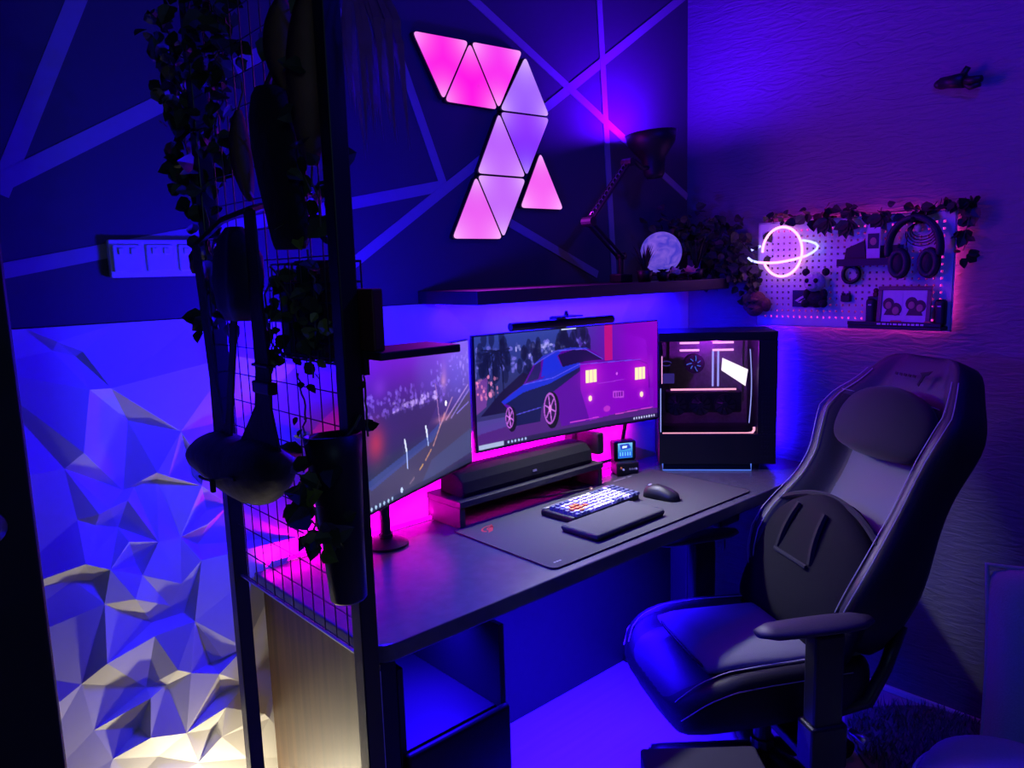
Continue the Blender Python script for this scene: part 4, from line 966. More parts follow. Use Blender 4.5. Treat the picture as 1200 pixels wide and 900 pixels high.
# ------------------------------------------------------------------ light triangles
def lit_triangle(verts, cols, corner, label):
    c = V3((sum(v[0] for v in verts)/3, 0, sum(v[1] for v in verts)/3))
    t = thing('light_triangle', label, 'light panel', (c.x, 0, min(v[1] for v in verts)), group='triangular light panels on the striped wall')
    def rounded(k, r):
        P = [Vector((c.x+(x-c.x)*k, c.z+(z-c.z)*k)) for x, z in verts]; out = []
        for i in range(3):
            p, a, b = P[i], P[i-1], P[(i+1) % 3]; u0 = (a-p).normalized(); u1 = (b-p).normalized()
            for f in np.linspace(0, 1, 5): out.append(tuple(p+u0*r*(1-f)**2+u1*r*f**2))
        return out
    T = Matrix(((1, 0, 0, 0), (0, 0, -1, 0), (0, 1, 0, 0), (0, 0, 0, 1)))
    obj('housing', MB().prism(rounded(.985, .016), .0015, .016, T), M['black'], t)
    # lit diffuser: fine fan so the corners can glow whiter
    ol0 = rounded(.955, .017); ol = []
    for i, p in enumerate(ol0):
        ol.append(p)
        if i % 5 == 4:
            q = ol0[(i+1) % len(ol0)]; ol += [(p[0]+(q[0]-p[0])*k/13, p[1]+(q[1]-p[1])*k/13) for k in range(1, 13)]
    n = len(ol); vs = []; fs = []; steps = 9
    for k in range(steps+1):
        f = k/steps
        vs += [(c.x+(x-c.x)*f, -.0205+.002*f**8, c.z+(z-c.z)*f) for x, z in ol]
    for k in range(steps): fs += [(k*n+i, k*n+(i+1) % n, (k+1)*n+(i+1) % n, (k+1)*n+i) for i in range(n)]
    me = bpy.data.meshes.new('diffuser'); me.from_pydata([tuple(WM[t.name].inverted() @ V3(v)) for v in vs], [], fs); me.update()
    at = me.attributes.new('Col', 'FLOAT_COLOR', 'POINT'); cl = []
    z0 = min(v[1] for v in verts); z1 = max(v[1] for v in verts)
    for v in vs:
        dmin = min(math.hypot(v[0]-x, v[2]-z) for x, z in verts); g = math.exp(-(dmin/.040)**1.3)*corner; f = (v[2]-z0)/(z1-z0)
        q = [cols[0][i]*(1-f)+cols[1][i]*f for i in range(3)]; q = lin([x/255 for x in q]); cl += [min(1.6, q[0]+(1.1-q[0])*g), min(1.6, q[1]+(.75-q[1])*g), min(1.6, q[2]+(1.15-q[2])*g), 1]
    at.data.foreach_set('color', cl); me.materials.append(M['tri'])
    o = bpy.data.objects.new('diffuser', me); COL.objects.link(o); o.parent = t; WM[o.name] = WM[t.name]
    me.polygons.foreach_set('use_smooth', [True]*len(me.polygons))
A1, A2, A5 = (-1.261, 2.068), (-1.061, 2.074), (-.856, 2.080)
A3, A4, A6 = (-1.163, 1.896), (-.961, 1.896), (-.748, 1.900); E_ = (-.848, 2.070)
B1, B2 = (-1.056, 1.710), (-.856, 1.710); C1, C2 = (-1.156, 1.524), (-.958, 1.524)
mg, pk, vi, lv = (255, 0, 236), (250, 70, 240), (150, 66, 250), (190, 110, 250)
lit_triangle([A1, A2, A3], ((255, 0, 226), (255, 30, 226)), .55, 'magenta light triangle at the far left end of the zigzag, point down')
lit_triangle([A2, A4, A3], ((255, 0, 226), (255, 10, 228)), .45, 'magenta light triangle pointing up between two point-down ones')
lit_triangle([A2, A5, A4], ((255, 20, 234), (248, 56, 238)), .6, 'pink point-down light triangle at top right of the magenta pair')
lit_triangle([E_, A6, A4], ((150, 84, 250), (176, 120, 246)), .6, 'pale violet light triangle at the right corner of the zigzag, point up')
lit_triangle([A4, A6, B2], ((112, 30, 250), (150, 60, 250)), .35, 'deep violet point-down light triangle in the middle of the zigzag')
lit_triangle([A4, B2, B1], ((196, 110, 250), (176, 80, 250)), .5, 'lilac point-up light triangle in the middle of the zigzag')
lit_triangle([B1, B2, C2], ((200, 110, 250), (196, 100, 250)), .6, 'lilac point-down light triangle in the lower part of the zigzag')
lit_triangle([B1, C2, C1], ((246, 110, 246), (226, 76, 240)), .6, 'pink light triangle at the very bottom of the zigzag, point up')
lit_triangle([(-.795, 1.796), (-.694, 1.618), (-.890, 1.618)], ((252, 110, 246), (240, 76, 238)), .6, 'pink light triangle standing alone at the right of the zigzag')

# ------------------------------------------------------------------ gaming chair
CS = .922
t = thing('gaming_chair', 'black high-backed gaming chair pulled up beside the desk', 'chair', (-.747, -.748, 0), 2.621)
def cobj(name, mb, mats, **k):
    par = k.pop('par', t)
    for i, v in enumerate(mb.v): mb.v[i] = v*CS
    return obj(name, mb, mats, par, local=True, **k)
rec = .43; cr, sr = math.cos(rec), math.sin(rec)
BK = Matrix(((cr, 0, -sr, -.195), (0, 1, 0, 0), (sr, 0, cr, .47), (0, 0, 0, 1)))   # local x = out of the back, z = up the back
HB = [0, .06, .13, .20, .27, .34, .42, .50, .57, .64, .70, .76, .81, .85, .875]
HWD = [.19, .235, .268, .285, .285, .270, .252, .248, .262, .280, .268, .222, .192, .165, .12]
BOL = [.07, .105, .13, .135, .125, .105, .082, .075, .082, .085, .065, .04, .03, .02, .005]
def interp(x, xs, ys): return float(np.interp(x, xs, ys))
def back_front(h, v):
    """out-of-back offset of the upholstery at height h, lateral fraction v"""
    b = interp(h, HB, BOL); a = abs(v)
    s_ = min(1, max(0, (a-.50)/.34)); s_ = s_*s_*(3-2*s_); edge = max(0, (a-.90)/.10)
    return .022+.016*math.sin(PI*min(1, h/.5))*(1-s_)+b*s_-edge*edge*.03
vs_ = [-1, -.97, -.9, -.82, -.72, -.62, -.52, -.35, -.15, 0, .15, .35, .52, .62, .72, .82, .9, .97, 1]
rings = []; 
for h_ in HB:
    w_ = interp(h_, HB, HWD); r = [(back_front(h_, v), v*w_, h_) for v in vs_]
    r += [(-.035, w_*1.0, h_), (-.060, w_*.80, h_), (-.066, w_*.3, h_), (-.066, -w_*.3, h_), (-.060, -w_*.80, h_), (-.035, -w_, h_)]
    rings.append(r)
mb = MB().rings(rings, mat=BK)
nv = len(vs_)+6
for fi in range(len(mb.f)):
    k = fi % nv; row = fi // nv
    if row < len(HB)-1:
        if 6 <= k <= 11 and row < 10: mb.mi[fi] = 1
        elif k in (2, 15): mb.mi[fi] = 2
        elif row >= 10 and 2 <= k <= 15: mb.mi[fi] = 2
cobj('backrest', mb, [M['leather'], M['fabric'], M['leather2']], smooth=True, sub=1)
m = MB()
for sg in (-1, 1):
    for va in (.52, .80, .92):
        m.tube([BK @ V3((back_front(h_, va*sg)+.0025, sg*va*interp(h_, HB, HWD), h_)) for h_ in np.linspace(.04 if va > .6 else .1, .80 if va > .6 else .60, 30)], .0016, 5)
m.tube([BK @ V3((back_front(.70, v)+.002, v*interp(.70, HB, HWD), .70+.03*(1-v*v))) for v in np.linspace(-.8, .8, 16)], .0016, 5)
cobj('stitching', m, M['stitch'])
m = MB(); T = BK @ Matrix(((0, 0, 1, .048), (1, 0, 0, 0), (0, 1, 0, .80), (0, 0, 0, 1)))
m.prism([(.030, .012), (.072, .022), (.062, .008), (.052, .005), (.044, -.028), (.036, -.024), (.042, .002)], 0, .002, T)
for k in range(5): m.prism([(.018-k*.018, -.006), (.006-k*.018, -.004), (.006-k*.018, .004), (.018-k*.018, .002)], 0, .002, T)
cobj('emblem', m, M['velvet'])
# head pillow
def pillow(cx, cz, hw, hh, th, T, n=18, mlat=12, sag=0, p=2.6):
    rings = []
    for i in range(mlat+1):
        f = -1+2*i/mlat; k = max(.02, 1-abs(f)**p)**(1/p); ring = []
        for j in range(n):
            a = 2*PI*j/n; cx_, sx_ = math.cos(a), math.sin(a)
            y = hw*k*math.copysign(abs(cx_)**.8, cx_); x = th*max(.15, k**.7)*math.copysign(abs(sx_)**.9, sx_)*(1-.35*abs(cx_))
            ring.append((cx+x, y, cz+f*hh-sag*(y/hw)**2))
        rings.append(ring)
    return MB().rings(rings, mat=T)
cobj('head_pillow', pillow(.070, .645, .198, .108, .062, BK, sag=.02), M['velvet'], smooth=True, sub=1)
lp = pillow(.100, .190, .275, .205, .085, BK, sag=.095, p=3.4)
cobj('lumbar_pillow', lp, M['meshcloth'], smooth=True, sub=1)
m = MB()
m.tube([BK @ V3((.122, y, .385-.095*(y/.275)**2)) for y in np.linspace(-.235, .235, 20)], .009, 6)
for y0 in (-.06, .06): m.tube([BK @ V3((.172+.010*math.sin(PI*f), y0+.02*f*(1 if y0 > 0 else -1), .35-.16*f)) for f in np.linspace(.1, 1, 8)], .009, 6)
m.tube([BK @ V3((.180, y, .18)) for y in np.linspace(-.08, .08, 8)], .006, 6)
cobj('lumbar_strap', m, M['velvet'], par=t)
# seat
SU = [-.25, -.20, -.10, .0, .10, .20, .27, .315, .335]
SWD = [.20, .235, .250, .258, .262, .262, .255, .235, .19]
SB = [.03, .05, .060, .060, .058, .050, .034, .015, .0]
STZ = [.44, .445, .445, .448, .452, .456, .450, .430, .395]
rings = []
for u_, w_, b_, z_ in zip(SU, SWD, SB, STZ):
    r = []
    for v in vs_:
        a = abs(v); s_ = min(1, max(0, (a-.55)/.3)); s_ = s_*s_*(3-2*s_); e_ = max(0, (a-.9)/.1); r.append((u_, v*w_, z_+b_*s_-e_*e_*.03))
    r += [(u_, w_*1.0, z_-.06), (u_, w_*.9, .335+.01*(u_ > .3)), (u_, w_*.4, .33), (u_, -w_*.4, .33), (u_, -w_*.9, .335+.01*(u_ > .3)), (u_, -w_, z_-.06)]
    rings.append(r)
mb = MB().rings(rings)
for fi in range(len(mb.f)):
    k = fi % nv
    if fi // nv < len(SU)-1 and 5 <= k <= 12: mb.mi[fi] = 1
cobj('seat', mb, [M['leather'], M['leather2']], smooth=True, sub=1)
m = MB()
for sg in (-1, 1):
    for va, dz in ((.80, .002), (.985, -.028)):
        m.tube([V3((u_, sg*va*interp(u_, SU, SWD), interp(u_, SU, STZ)+interp(u_, SU, SB)+dz-(0 if va < .9 else .0))) for u_ in np.linspace(-.15, .325, 22)], .0016, 5)
cobj('stitching', m, M['stitch'])
# armrests
for sg in (1, -1):
    m = MB(); pad = []
    for f in np.linspace(0, 1, 9):
        u_ = -.12+.30*f; w_ = .045*(1-.35*abs(2*f-1)**3); k = 1 if 0 < f < 1 else .6
        pad.append([(u_, sg*(.335-.015*f)+w_*k*math.cos(a)*1.0, .672+.014*k*math.sin(a)-.006*f) for a in [2*PI*q/14 for q in range(14)]])
    ao = cobj('armrest', m.rings(pad), M['leather2'], smooth=True, label='padded armrest')
    m = MB(); m.rbox((-.035, sg*.335-.026, .36), (.045, sg*.335+.026, .657), .008); m.rbox((-.045, sg*.335-.034, .30), (.055, sg*.335+.034, .42), .008); m.rbox((-.03, min(sg*.335, sg*.12), .295), (.04, max(sg*.335, sg*.12), .325), .006)
    cobj('armrest_post', m, M['black'], par=ao)
# base
m = MB(); m.rbox((-.13, -.11, .27), (.13, .11, .329), .01); cobj('tilt_mechanism', m, M['black'])
m = MB(); m.cyl((-.03, 0, .12), (-.03, 0, .275), .026, n=18); m.cyl((-.03, 0, .07), (-.03, 0, .16), .034, n=18); cobj('gas_column', m, M['blackmetal'])
for k in range(5):
    a = 2*PI*k/5+.834; dx, dy = math.cos(a), math.sin(a); R = .325
    m = MB(); m.tube([(-.03+dx*f*R, dy*f*R, .105-.03*f) for f in (0, .3, .6, .9, 1)], .03, 8, rs=[.036, .032, .027, .022, .018]); lg = cobj('base_leg', m, M['black'], smooth=True)
    m = MB(); c = V3((-.03+dx*R, dy*R, .030)); sd = V3((-dy, dx, 0))
    for s_ in (-1, 1): m.cyl(c+sd*s_*.010, c+sd*s_*.026, .029, n=18)
    m.cyl(c+V3((0, 0, .01)), c+V3((0, 0, .05)), .010, n=10); m.rbox(tuple(c-V3((.014, .014, -.012))), tuple(c+V3((.014, .014, .036))), .006)
    cobj('caster', m, M['matte'], par=lg, auto=.6)
m = MB(); m.cyl((-.10, .12, .315), (-.12, .30, .335), .006, n=8); m.cyl((-.12, .28, .333), (-.125, .33, .338), .011, n=10); cobj('lever', m, M['silver'], smooth=True, label='metal recline lever')
for sg in (-1, 1): cobj('hinge_bracket', MB().tube([(-.10, sg*.20, .34), (-.20, sg*.235, .38), (-.25, sg*.235, .47), (-.30, sg*.225, .58)], .018, 8), M['blackmetal'], smooth=True)
# loose seat pad lying on the seat
CW = Matrix.Translation((-.747, -.748, 0)) @ Matrix.Rotation(2.621, 4, 'Z') @ Matrix.Scale(CS, 4)
tp = thing('seat_cushion', 'thick grey pad lying on the seat of the gaming chair', 'cushion', tuple(CW @ V3((.03, .02, .462))), 2.621)
rings = []
for f in np.linspace(-1, 1, 11):
    k = max(.05, 1-abs(f)**6)**.3
    rings.append([(.015+.225*math.cos(a)*0+.225*f, .02+.175*(.93+.07*k)*math.copysign(abs(math.cos(a))**.45, math.cos(a)), .497+(.028*k)*math.copysign(abs(math.sin(a))**.7, math.sin(a))+.006*f) for a in [2*PI*q/20 for q in range(20)]])
obj('pad', MB().rings(rings, mat=CW), M['fabric'], tp, smooth=True)
obj('piping', MB().tube([CW @ V3((.015+.232*math.copysign(abs(math.cos(a))**.35, math.cos(a)), .02+.178*math.copysign(abs(math.sin(a))**.35, math.sin(a)), .498+.006*math.cos(a))) for a in np.linspace(0, 2*PI, 48, endpoint=False)], .004, 6, True), M['leather'], tp, smooth=True)

# ------------------------------------------------------------------ grid divider with everything hung on it
GX = -1.95
t = thing('grid_divider', 'freestanding black wire grid panel between two square posts', 'divider', (GX, -.56, 0))
for y0, dy in ((-.320, 0), (-.800, 0)):
    obj('post', MB().rbox((GX-.014, y0-.014, 0), (GX+.014, y0+.014, 2.15), .002), M['blackmetal'], t)
obj('foot', MB().rbox((GX-.16, -.334, .0), (GX+.10, -.306, .018), .003), M['blackmetal'], t); obj('foot', MB().rbox((GX-.16, -.814, .0), (GX+.10, -.786, .018), .003), M['blackmetal'], t)
obj('top_rail', MB().rbox((GX-.012, -.7858, 2.12), (GX+.012, -.3342, 2.145), .002), M['blackmetal'], t)
m = MB()
for k in range(1, 12): y = -.334-k*.0377; m.cyl((GX, y, .86), (GX, y, 2.118), .0011, n=5)
for k in range(26): z = .86+k*.0500; m.cyl((GX+.002, -.334, z), (GX+.002, -.786, z), .0011, n=5)
obj('wire_grid', m, M['wire'], t)
m = MB(); m.rbox((GX-.0025, -.7858, .854), (GX+.0025, -.3342, .858), .001); obj('bottom_rail', m, M['silver'], t, label='pale bottom rail')

ivy('ivy_garland', [[(GX-.005, -.36, 2.05), (GX-.008, -.34, 1.90), (GX-.008, -.30, 1.78), (GX-.006, -.33, 1.62), (GX-.005, -.345, 1.48), (GX-.005, -.335, 1.34)], [(GX-.005, -.25, 1.98), (GX-.008, -.20, 1.86), (GX-.005, -.24, 1.74), (GX-.008, -.30, 1.60)], [(GX-.008, -.42, 2.05), (GX-.005, -.43, 1.88), (GX-.008, -.46, 1.78), (GX-.008, -.41, 1.66)]],
    'long dark ivy garland trailing down the far post of the grid', n=120, L=.034, spread=.042, seed=21, nrm=(-.5, -.8, .2))
ivy('ivy_garland', [[(GX-.008, -.60, 1.98), (GX-.008, -.66, 1.84), (GX-.008, -.70, 1.70), (GX-.008, -.74, 1.55)], [(GX-.008, -.70, 2.0), (GX-.005, -.76, 1.80), (GX-.008, -.745, 1.60), (GX-.008, -.76, 1.50)]], 'sparser ivy strand hanging beside the near post, above the wire basket', n=42, L=.034, spread=.035, seed=22, nrm=(-.5, -.8, .2))
def dried(p0, p1, w_, label, bend=.02):
    p0, p1 = V3(p0), V3(p1); d = p1-p0; L = d.length; d.normalize(); nrm = V3((-.62, -.75, 0)); sd = d.cross(nrm).normalized(); rings = []
    for i in range(9):
        f = i/8; k = w_*math.sin(PI*min(1, max(.04, f*.94+.03)))**.55; c = p0+d*L*f+nrm*bend*math.sin(PI*f)
        rings.append([c+sd*k, c+nrm*.007, c-sd*k, c-nrm*.003])
    t = thing('dried_leaf', label, 'dried leaf', tuple(p1), group='dried brown leaves hung on the grid')
    obj('blade', MB().rings(rings), M['dried'], t, smooth=True); obj('stalk', MB().tube([p0, p0-d*.03+V3((.012, 0, 0)), V3((GX, p0.y, p0.z+.045))], .002, 5), M['stem'], t)
dried((GX-.010, -.690, 1.822), (GX-.010, -.685, 1.70), .026, 'short broad brown dried leaf hanging above the black pouch', .01)
dried((GX-.010, -.768, 1.815), (GX-.010, -.752, 1.585), .028, 'longest brown dried leaf, hanging beside the near post')
dried((GX-.010, -.515, 1.700), (GX-.010, -.535, 1.555), .018, 'narrow brown dried leaf hanging between ivy and black pouch')
# pouch
t = thing('cloth_pouch', 'long black cloth pouch hung on the grid by a strap', 'pouch', (GX-.04, -.622, 1.475))
rings = []
for i, (z, y, hw) in enumerate(((1.712, -.612, .024), (1.704, -.612, .040), (1.675, -.612, .054), (1.63, -.618, .060), (1.575, -.630, .056), (1.53, -.644, .052), (1.495, -.650, .046), (1.478, -.648, .032))):
    rings.append([(GX-.036+.026*math.sin(a)*(.5+.5*hw/.074), y+hw*math.cos(a), z) for a in [2*PI*q/16 for q in range(16)]])
obj('body', MB().rings(rings), M['cloth'], t, smooth=True)
obj('strap', MB().tube([(GX-.036, -.60, 1.71), (GX-.02, -.605, 1.745), (GX-.005, -.615, 1.76), (GX-.02, -.625, 1.745), (GX-.036, -.632, 1.71)], .004, 6), M['cloth'], t)
ivy_t = thing('lime_sprig', 'yellow-green leaf sprig at the lower end of the black pouch', 'leaf', (GX-.075, -.675, 1.51)); m = MB(); m.leaf((GX-.075, -.650, 1.512), (-.1, -1, .05), (-.7, -.6, .3), .052, .036); m.leaf((GX-.07, -.70, 1.49), (-.1, -.5, -.7), (-.7, -.6, .3), .026, .02); obj('leaves', m, M['leaf2'], ivy_t); obj('stem', MB().tube([(GX-.075, -.655, 1.512), (GX-.03, -.69, 1.54), (GX, -.70, 1.56)], .0015, 5), M['stem'], ivy_t)
# dark bundled cloth hung behind straps
t = thing('cloth_bundle', 'dark blue cloth bundle bunched on the grid above the sling bag', 'cloth', (GX-.05, -.44, 1.36))
rings = []
for z, y, hw, th in ((1.515, -.44, .018, .012), (1.50, -.44, .04, .02), (1.465, -.445, .062, .03), (1.425, -.44, .070, .032), (1.385, -.435, .062, .028), (1.362, -.43, .035, .016)):
    rings.append([(GX-.045+th*math.sin(a)*(1+.18*math.sin(5*a)), y+hw*math.cos(a)*(1+.08*math.sin(7*a+z*40)), z) for a in [2*PI*q/24 for q in range(24)]])
obj('cloth', MB().rings(rings), M['navy'], t, smooth=True)
# sling bag with its straps
t = thing('sling_bag', 'black sling bag hanging low from the grid by wide straps', 'bag', (GX-.05, -.40, 1.03))
rings = []
for y, zc, hz, th in ((-.205, 1.070, .006, .012), (-.214, 1.068, .020, .028), (-.245, 1.073, .030, .040), (-.29, 1.084, .042, .046), (-.36, 1.078, .048, .050), (-.43, 1.075, .050, .050), (-.49, 1.080, .054, .048), (-.54, 1.092, .045, .040), (-.575, 1.100, .028, .026), (-.590, 1.103, .008, .010)):
    rings.append([(GX-.055+th*math.cos(a), y, zc+hz*math.sin(a)*(1.15 if math.sin(a) < 0 else 1)) for a in [2*PI*q/18 for q in range(18)]])
obj('body', MB().rings(rings), M['canvas'], t, smooth=True, sub=1)
def strap(P, ws):
    rings = []
    for (y, z), w_ in zip(P, ws): rings.append([(GX-.052, y-w_, z), (GX-.056, y-w_, z), (GX-.056, y+w_, z), (GX-.052, y+w_, z)])
    return MB().rings(rings)
obj('strap', strap([(-.285, 1.46), (-.30, 1.35), (-.315, 1.22), (-.325, 1.11)], [.016, .016, .015, .028]), M['canvas'], t)
obj('strap', strap([(-.45, 1.40), (-.415, 1.28), (-.375, 1.16), (-.35, 1.10)], [.011, .011, .012, .02]), M['canvas'], t)
obj('strap', strap([(-.525, 1.50), (-.525, 1.36), (-.53, 1.25), (-.52, 1.19), (-.49, 1.11)], [.018, .022, .026, .030, .085]), M['canvas'], t)
m = MB(); m.rbox((GX-.062, -.562, 1.215), (GX-.046, -.498, 1.235), .003); m.rbox((GX-.061, -.560, 1.258), (GX-.047, -.500, 1.263), .002); obj('buckle', m, M['black'], t)
m = MB(); m.tube([(GX-.103, y, 1.066+.012*math.sin(y*22)) for y in np.linspace(-.34, -.50, 16)], .0025, 5); m.rbox((GX-.110, -.415, 1.040), (GX-.102, -.405, 1.062), .002); obj('zip', m, M['matte'], t)
obj('hanging_loop', MB().tube([(GX-.052, -.285, 1.46), (GX-.02, -.33, 1.50), (GX-.004, -.42, 1.513), (GX-.02, -.50, 1.51), (GX-.052, -.525, 1.50)], .006, 6), M['canvas'], t)

# wire basket
t = thing('wire_basket', 'black wire basket hooked on the grid, filled with coloured boxes', 'basket', (GX+.06, -.68, 1.30))
by0, by1, bz0, bz1, bx0, bx1 = -.762, -.560, 1.302, 1.452, GX+.006, GX+.052
m = MB()
for z in np.linspace(bz0, bz1, 6): m.tube([(bx0, by0, z), (bx0, by1, z), (bx1, by1, z), (bx1, by0, z)], .0018, 5, True)
for y in np.linspace(by0, by1, 9): m.cyl((bx0, y, bz0), (bx0, y, bz1), .0014, n=5); m.cyl((bx0, y, bz0), (bx1, y, bz0), .0014, n=5)
for x in np.linspace(bx0, bx1, 5): m.cyl((x, by0, bz0), (x, by0, bz1), .0014, n=5); m.cyl((x, by1, bz0), (x, by1, bz1), .0014, n=5)
obj('wire_frame', m, M['wire'], t)
obj('floor_board', MB().box((bx0+.003, by0+.003, bz0+.002), (bx1-.003, by1-.003, bz0+.006)), M['matte'], t)
spec = [('teal', .035, .128, 'teal box in the wire basket, at its far end'), ('maroon', .028, .110, 'dark red box in the wire basket, second from the far end'), ('green', .040, .140, 'green box in the middle of the wire basket'), ('navy', .034, .120, 'navy box in the wire basket, beside the green one'), ('brownbook', .030, .135, 'brown box in the wire basket, nearest the post')]
y = by1-.006
spec = [(a, b*.96, c, d) for a, b, c, d in spec]
for cname, w_, h_, lab in spec:
    t = thing('storage_box', lab, 'box', (GX+.06, y-w_/2, bz0+.006), group='boxes in the wire basket')
    obj('box', MB().rbox((bx0+.006, y-w_, bz0+.0063), (bx1-.006, y, bz0+.006+h_), .002), M[cname], t); obj('lid', MB().rbox((bx0+.004, y-w_-.0008, bz0+.0062+h_), (bx1-.004, y+.0008, bz0+.006+h_+.008), .002), M[cname], t)
    y -= w_+.003
ivy('ivy_garland', [[(GX-.012, -.60, 1.45), (GX-.015, -.66, 1.40), (GX-.015, -.70, 1.35), (GX-.012, -.715, 1.28)], [(GX-.012, -.72, 1.47), (GX-.012, -.74, 1.40), (GX-.012, -.73, 1.34)], [(GX-.012, -.575, 1.42), (GX-.012, -.58, 1.34), (GX-.012, -.575, 1.30)]], 'ivy sprays spilling over the front of the wire basket', mats=('leaf', 'stem', 'leaf2'), n=22, L=.026, spread=.022, seed=31)
# little ledge and book on the other side of the post
t = thing('ledge_board', 'short dark ledge sticking out behind the near post, over the angled monitor', 'shelf', (GX+.09, -.80, 1.31))
obj('board', MB().rbox((GX+.0145, -.862, 1.313), (GX+.155, -.775, 1.325), .002), M['shelf'], t); obj('bracket', MB().box((GX+.0143, -.82, 1.29), (GX+.022, -.79, 1.3128)), M['blackmetal'], t)
t = thing('ledge_book', 'reddish brown book upright on the ledge behind the near post', 'book', (GX+.03, -.82, 1.3252))
obj('cover', MB().rbox((GX+.016, -.846, 1.3252), (GX+.034, -.786, 1.412), .002), M['brownbook'], t); obj('pages', MB().box((GX+.019, -.8465, 1.328), (GX+.031, -.8462, 1.409)), M['maroon'], t)
# hanging planter tube
t = thing('hanging_planter', 'tall narrow black vase hung on the lower grid with ivy', 'planter', (GX-.04, -.75, .945))
Lv = frame(V3((GX-.042, -.762, .945)), V3((0, .018, .24)))
obj('vase', MB().lathe([(.022, 0), (.026, .004), (.030, .10), (.037, .20), (.041, .238), (.037, .239), (.032, .19)], 24, Lv), M['black'], t, smooth=True)
obj('hanger', MB().tube([(GX-.03, -.75, 1.17), (GX-.01, -.75, 1.19), (GX, -.75, 1.205)], .003, 6), M['wire'], t)
ivy('ivy_garland', [[(GX-.05, -.79, 1.21), (GX-.085, -.81, 1.16), (GX-.09, -.83, 1.11), (GX-.09, -.835, 1.06)], [(GX-.05, -.82, 1.20), (GX-.09, -.84, 1.13), (GX-.09, -.845, 1.07)]], 'leafy sprays tumbling out of the tall black vase', mats=('leaf', 'stem', 'leaf2'), n=20, L=.032, spread=.028, seed=41)
ivy('ivy_garland', [[(GX-.03, -.70, 1.29), (GX-.03, -.715, 1.25), (GX-.035, -.72, 1.20)]], 'bare little vine hanging between basket and tall vase', n=7, L=.018, spread=.012, seed=42)
ivy('ivy_garland', [[(GX+.018, -.812, 1.29), (GX+.018, -.812, 1.25), (GX+.018, -.812, 1.20)]], 'few dark leaves clinging to the near post in front of the road picture', n=3, L=.022, spread=.008, seed=43)
# feather tassel
t = thing('feather_tassel', 'violet feather tassel hanging from the top of the near post', 'tassel', (GX+.03, -.87, 1.62))
m = MB(); r_ = random.Random(5)
for k in range(34):
    a = r_.uniform(-1, 1); p = V3((GX+.045+r_.uniform(-.02, .02), -.855-.012*a, 1.83)); L = r_.uniform(.14, .24); e_ = p+V3((r_.uniform(-.01, .02), -.045*a-.01, -L)); c = (p+e_)/2+V3((0, -.02*a, .02)); s_ = V3((.0035, -.0035, 0))
    m.add([p-s_*.3, p+s_*.3, c+s_, c-s_, e_], [(0, 1, 2, 3), (3, 2, 4)])
obj('feathers', m, M['feather'], t); obj('knot', MB().ball((GX+.045, -.855, 1.835), .012, n=10), M['black'], t); obj('cord', MB().tube([(GX+.045, -.855, 1.84), (GX+.03, -.83, 1.90), (GX+.014, -.80, 1.95)], .0015, 5), M['black'], t)

# hang the pouch, bundle, bag and vase flush against the near face of the grid
for nm, off in (('cloth_pouch', (.012, -.046, -.006)), ('lime_sprig', (.040, -.030, 0)), ('cloth_bundle', (.015, -.072, .0)), ('sling_bag', (.014, -.072, .034)), ('hanging_planter', (.002, -.070, .030))):
    bpy.data.objects[nm].location += V3(off)
bpy.data.objects['feather_tassel'].location += V3((0, .035, 0))
bpy.data.objects['panda_plush'].location += V3((.0045, 0, 0))

# ------------------------------------------------------------------ floor items
DV = Matrix.Translation((-1.262, -.948, 0)) @ Matrix.Rotation(math.radians(-42), 4, 'Z')
t = thing('floor_appliance', 'black upright box with three tiny white lights, at the bottom edge beside the chair', 'appliance', (-1.262, -.948, 0), math.radians(-42))
obj('cabinet', MB().rbox((-.125, -.10, .012), (.125, .10, .392), .006, 3, DV), M['matte'], t)
obj('front_panel', MB().rbox((-.115, -.104, .03), (.115, -.1005, .372), .002, 2, DV), M['matte'], t)
obj('top_panel', MB().rbox((-.055, -.095, .3922), (.120, -.062, .3945), .001, 2, DV), M['teal'], t)
m = MB()
for k in range(3): m.cyl(DV @ V3((-.10+.013*k, -.080, .3922)), DV @ V3((-.10+.013*k, -.080, .3932)), .0026, n=10)
obj('indicator_lights', m, M['ledw'], t)
m = MB()
for x in (-.1, .1):
    for y in (-.08, .08): m.cyl(DV @ V3((x, y, 0)), DV @ V3((x, y, .0118)), .012, n=10)
obj('feet', m, M['matte'], t)

# cushions and rug against the plaster wall
def big_cushion(name, T, hw, hh, th, label, sub=1):
    t = thing(name, label, 'cushion', tuple(T.translation)); rings = []; n = 28
    rings = []
    for i in range(15):
        f = -1+2*i/14; k = max(.02, 1-abs(f)**5)**.28
        rings.append([T @ V3((hw*(.86+.14*k)*math.copysign(abs(math.cos(a))**.35, math.cos(a))*(1-.05*(1-f*f)), th*k*(1-.75*abs(math.cos(a))**4)*math.copysign(abs(math.sin(a))**.9, math.sin(a)), hh+f*hh)) for a in [2*PI*q/n for q in range(n)]])
    obj('cover', MB().rings(rings), M['duvet'], t, smooth=True, sub=sub)
    pp = [T @ V3((hw*.985*x*(1-.05*(1-y*y)), 0, hh+hh*.985*y)) for x, y in [(-1, -1), (-.5, -1), (0, -1), (.5, -1), (1, -1), (1, -.5), (1, 0), (1, .5), (1, 1), (.5, 1), (0, 1), (-.5, 1), (-1, 1), (-1, .5), (-1, 0), (-1, -.5)]]
    obj('piping', MB().tube(pp, .007, 6, True), M['duvet'], t, smooth=True)
T1 = Matrix.Translation((-.215, -1.375, .0)) @ Matrix.Rotation(math.radians(-70), 4, 'Z') @ Matrix.Rotation(math.radians(-12), 4, 'X')
big_cushion('floor_cushion', T1, .225, .300, .075, 'tall sage fabric cushion leaning against the plaster wall')
T2 = Matrix.Translation((-.64, -1.33, 0))
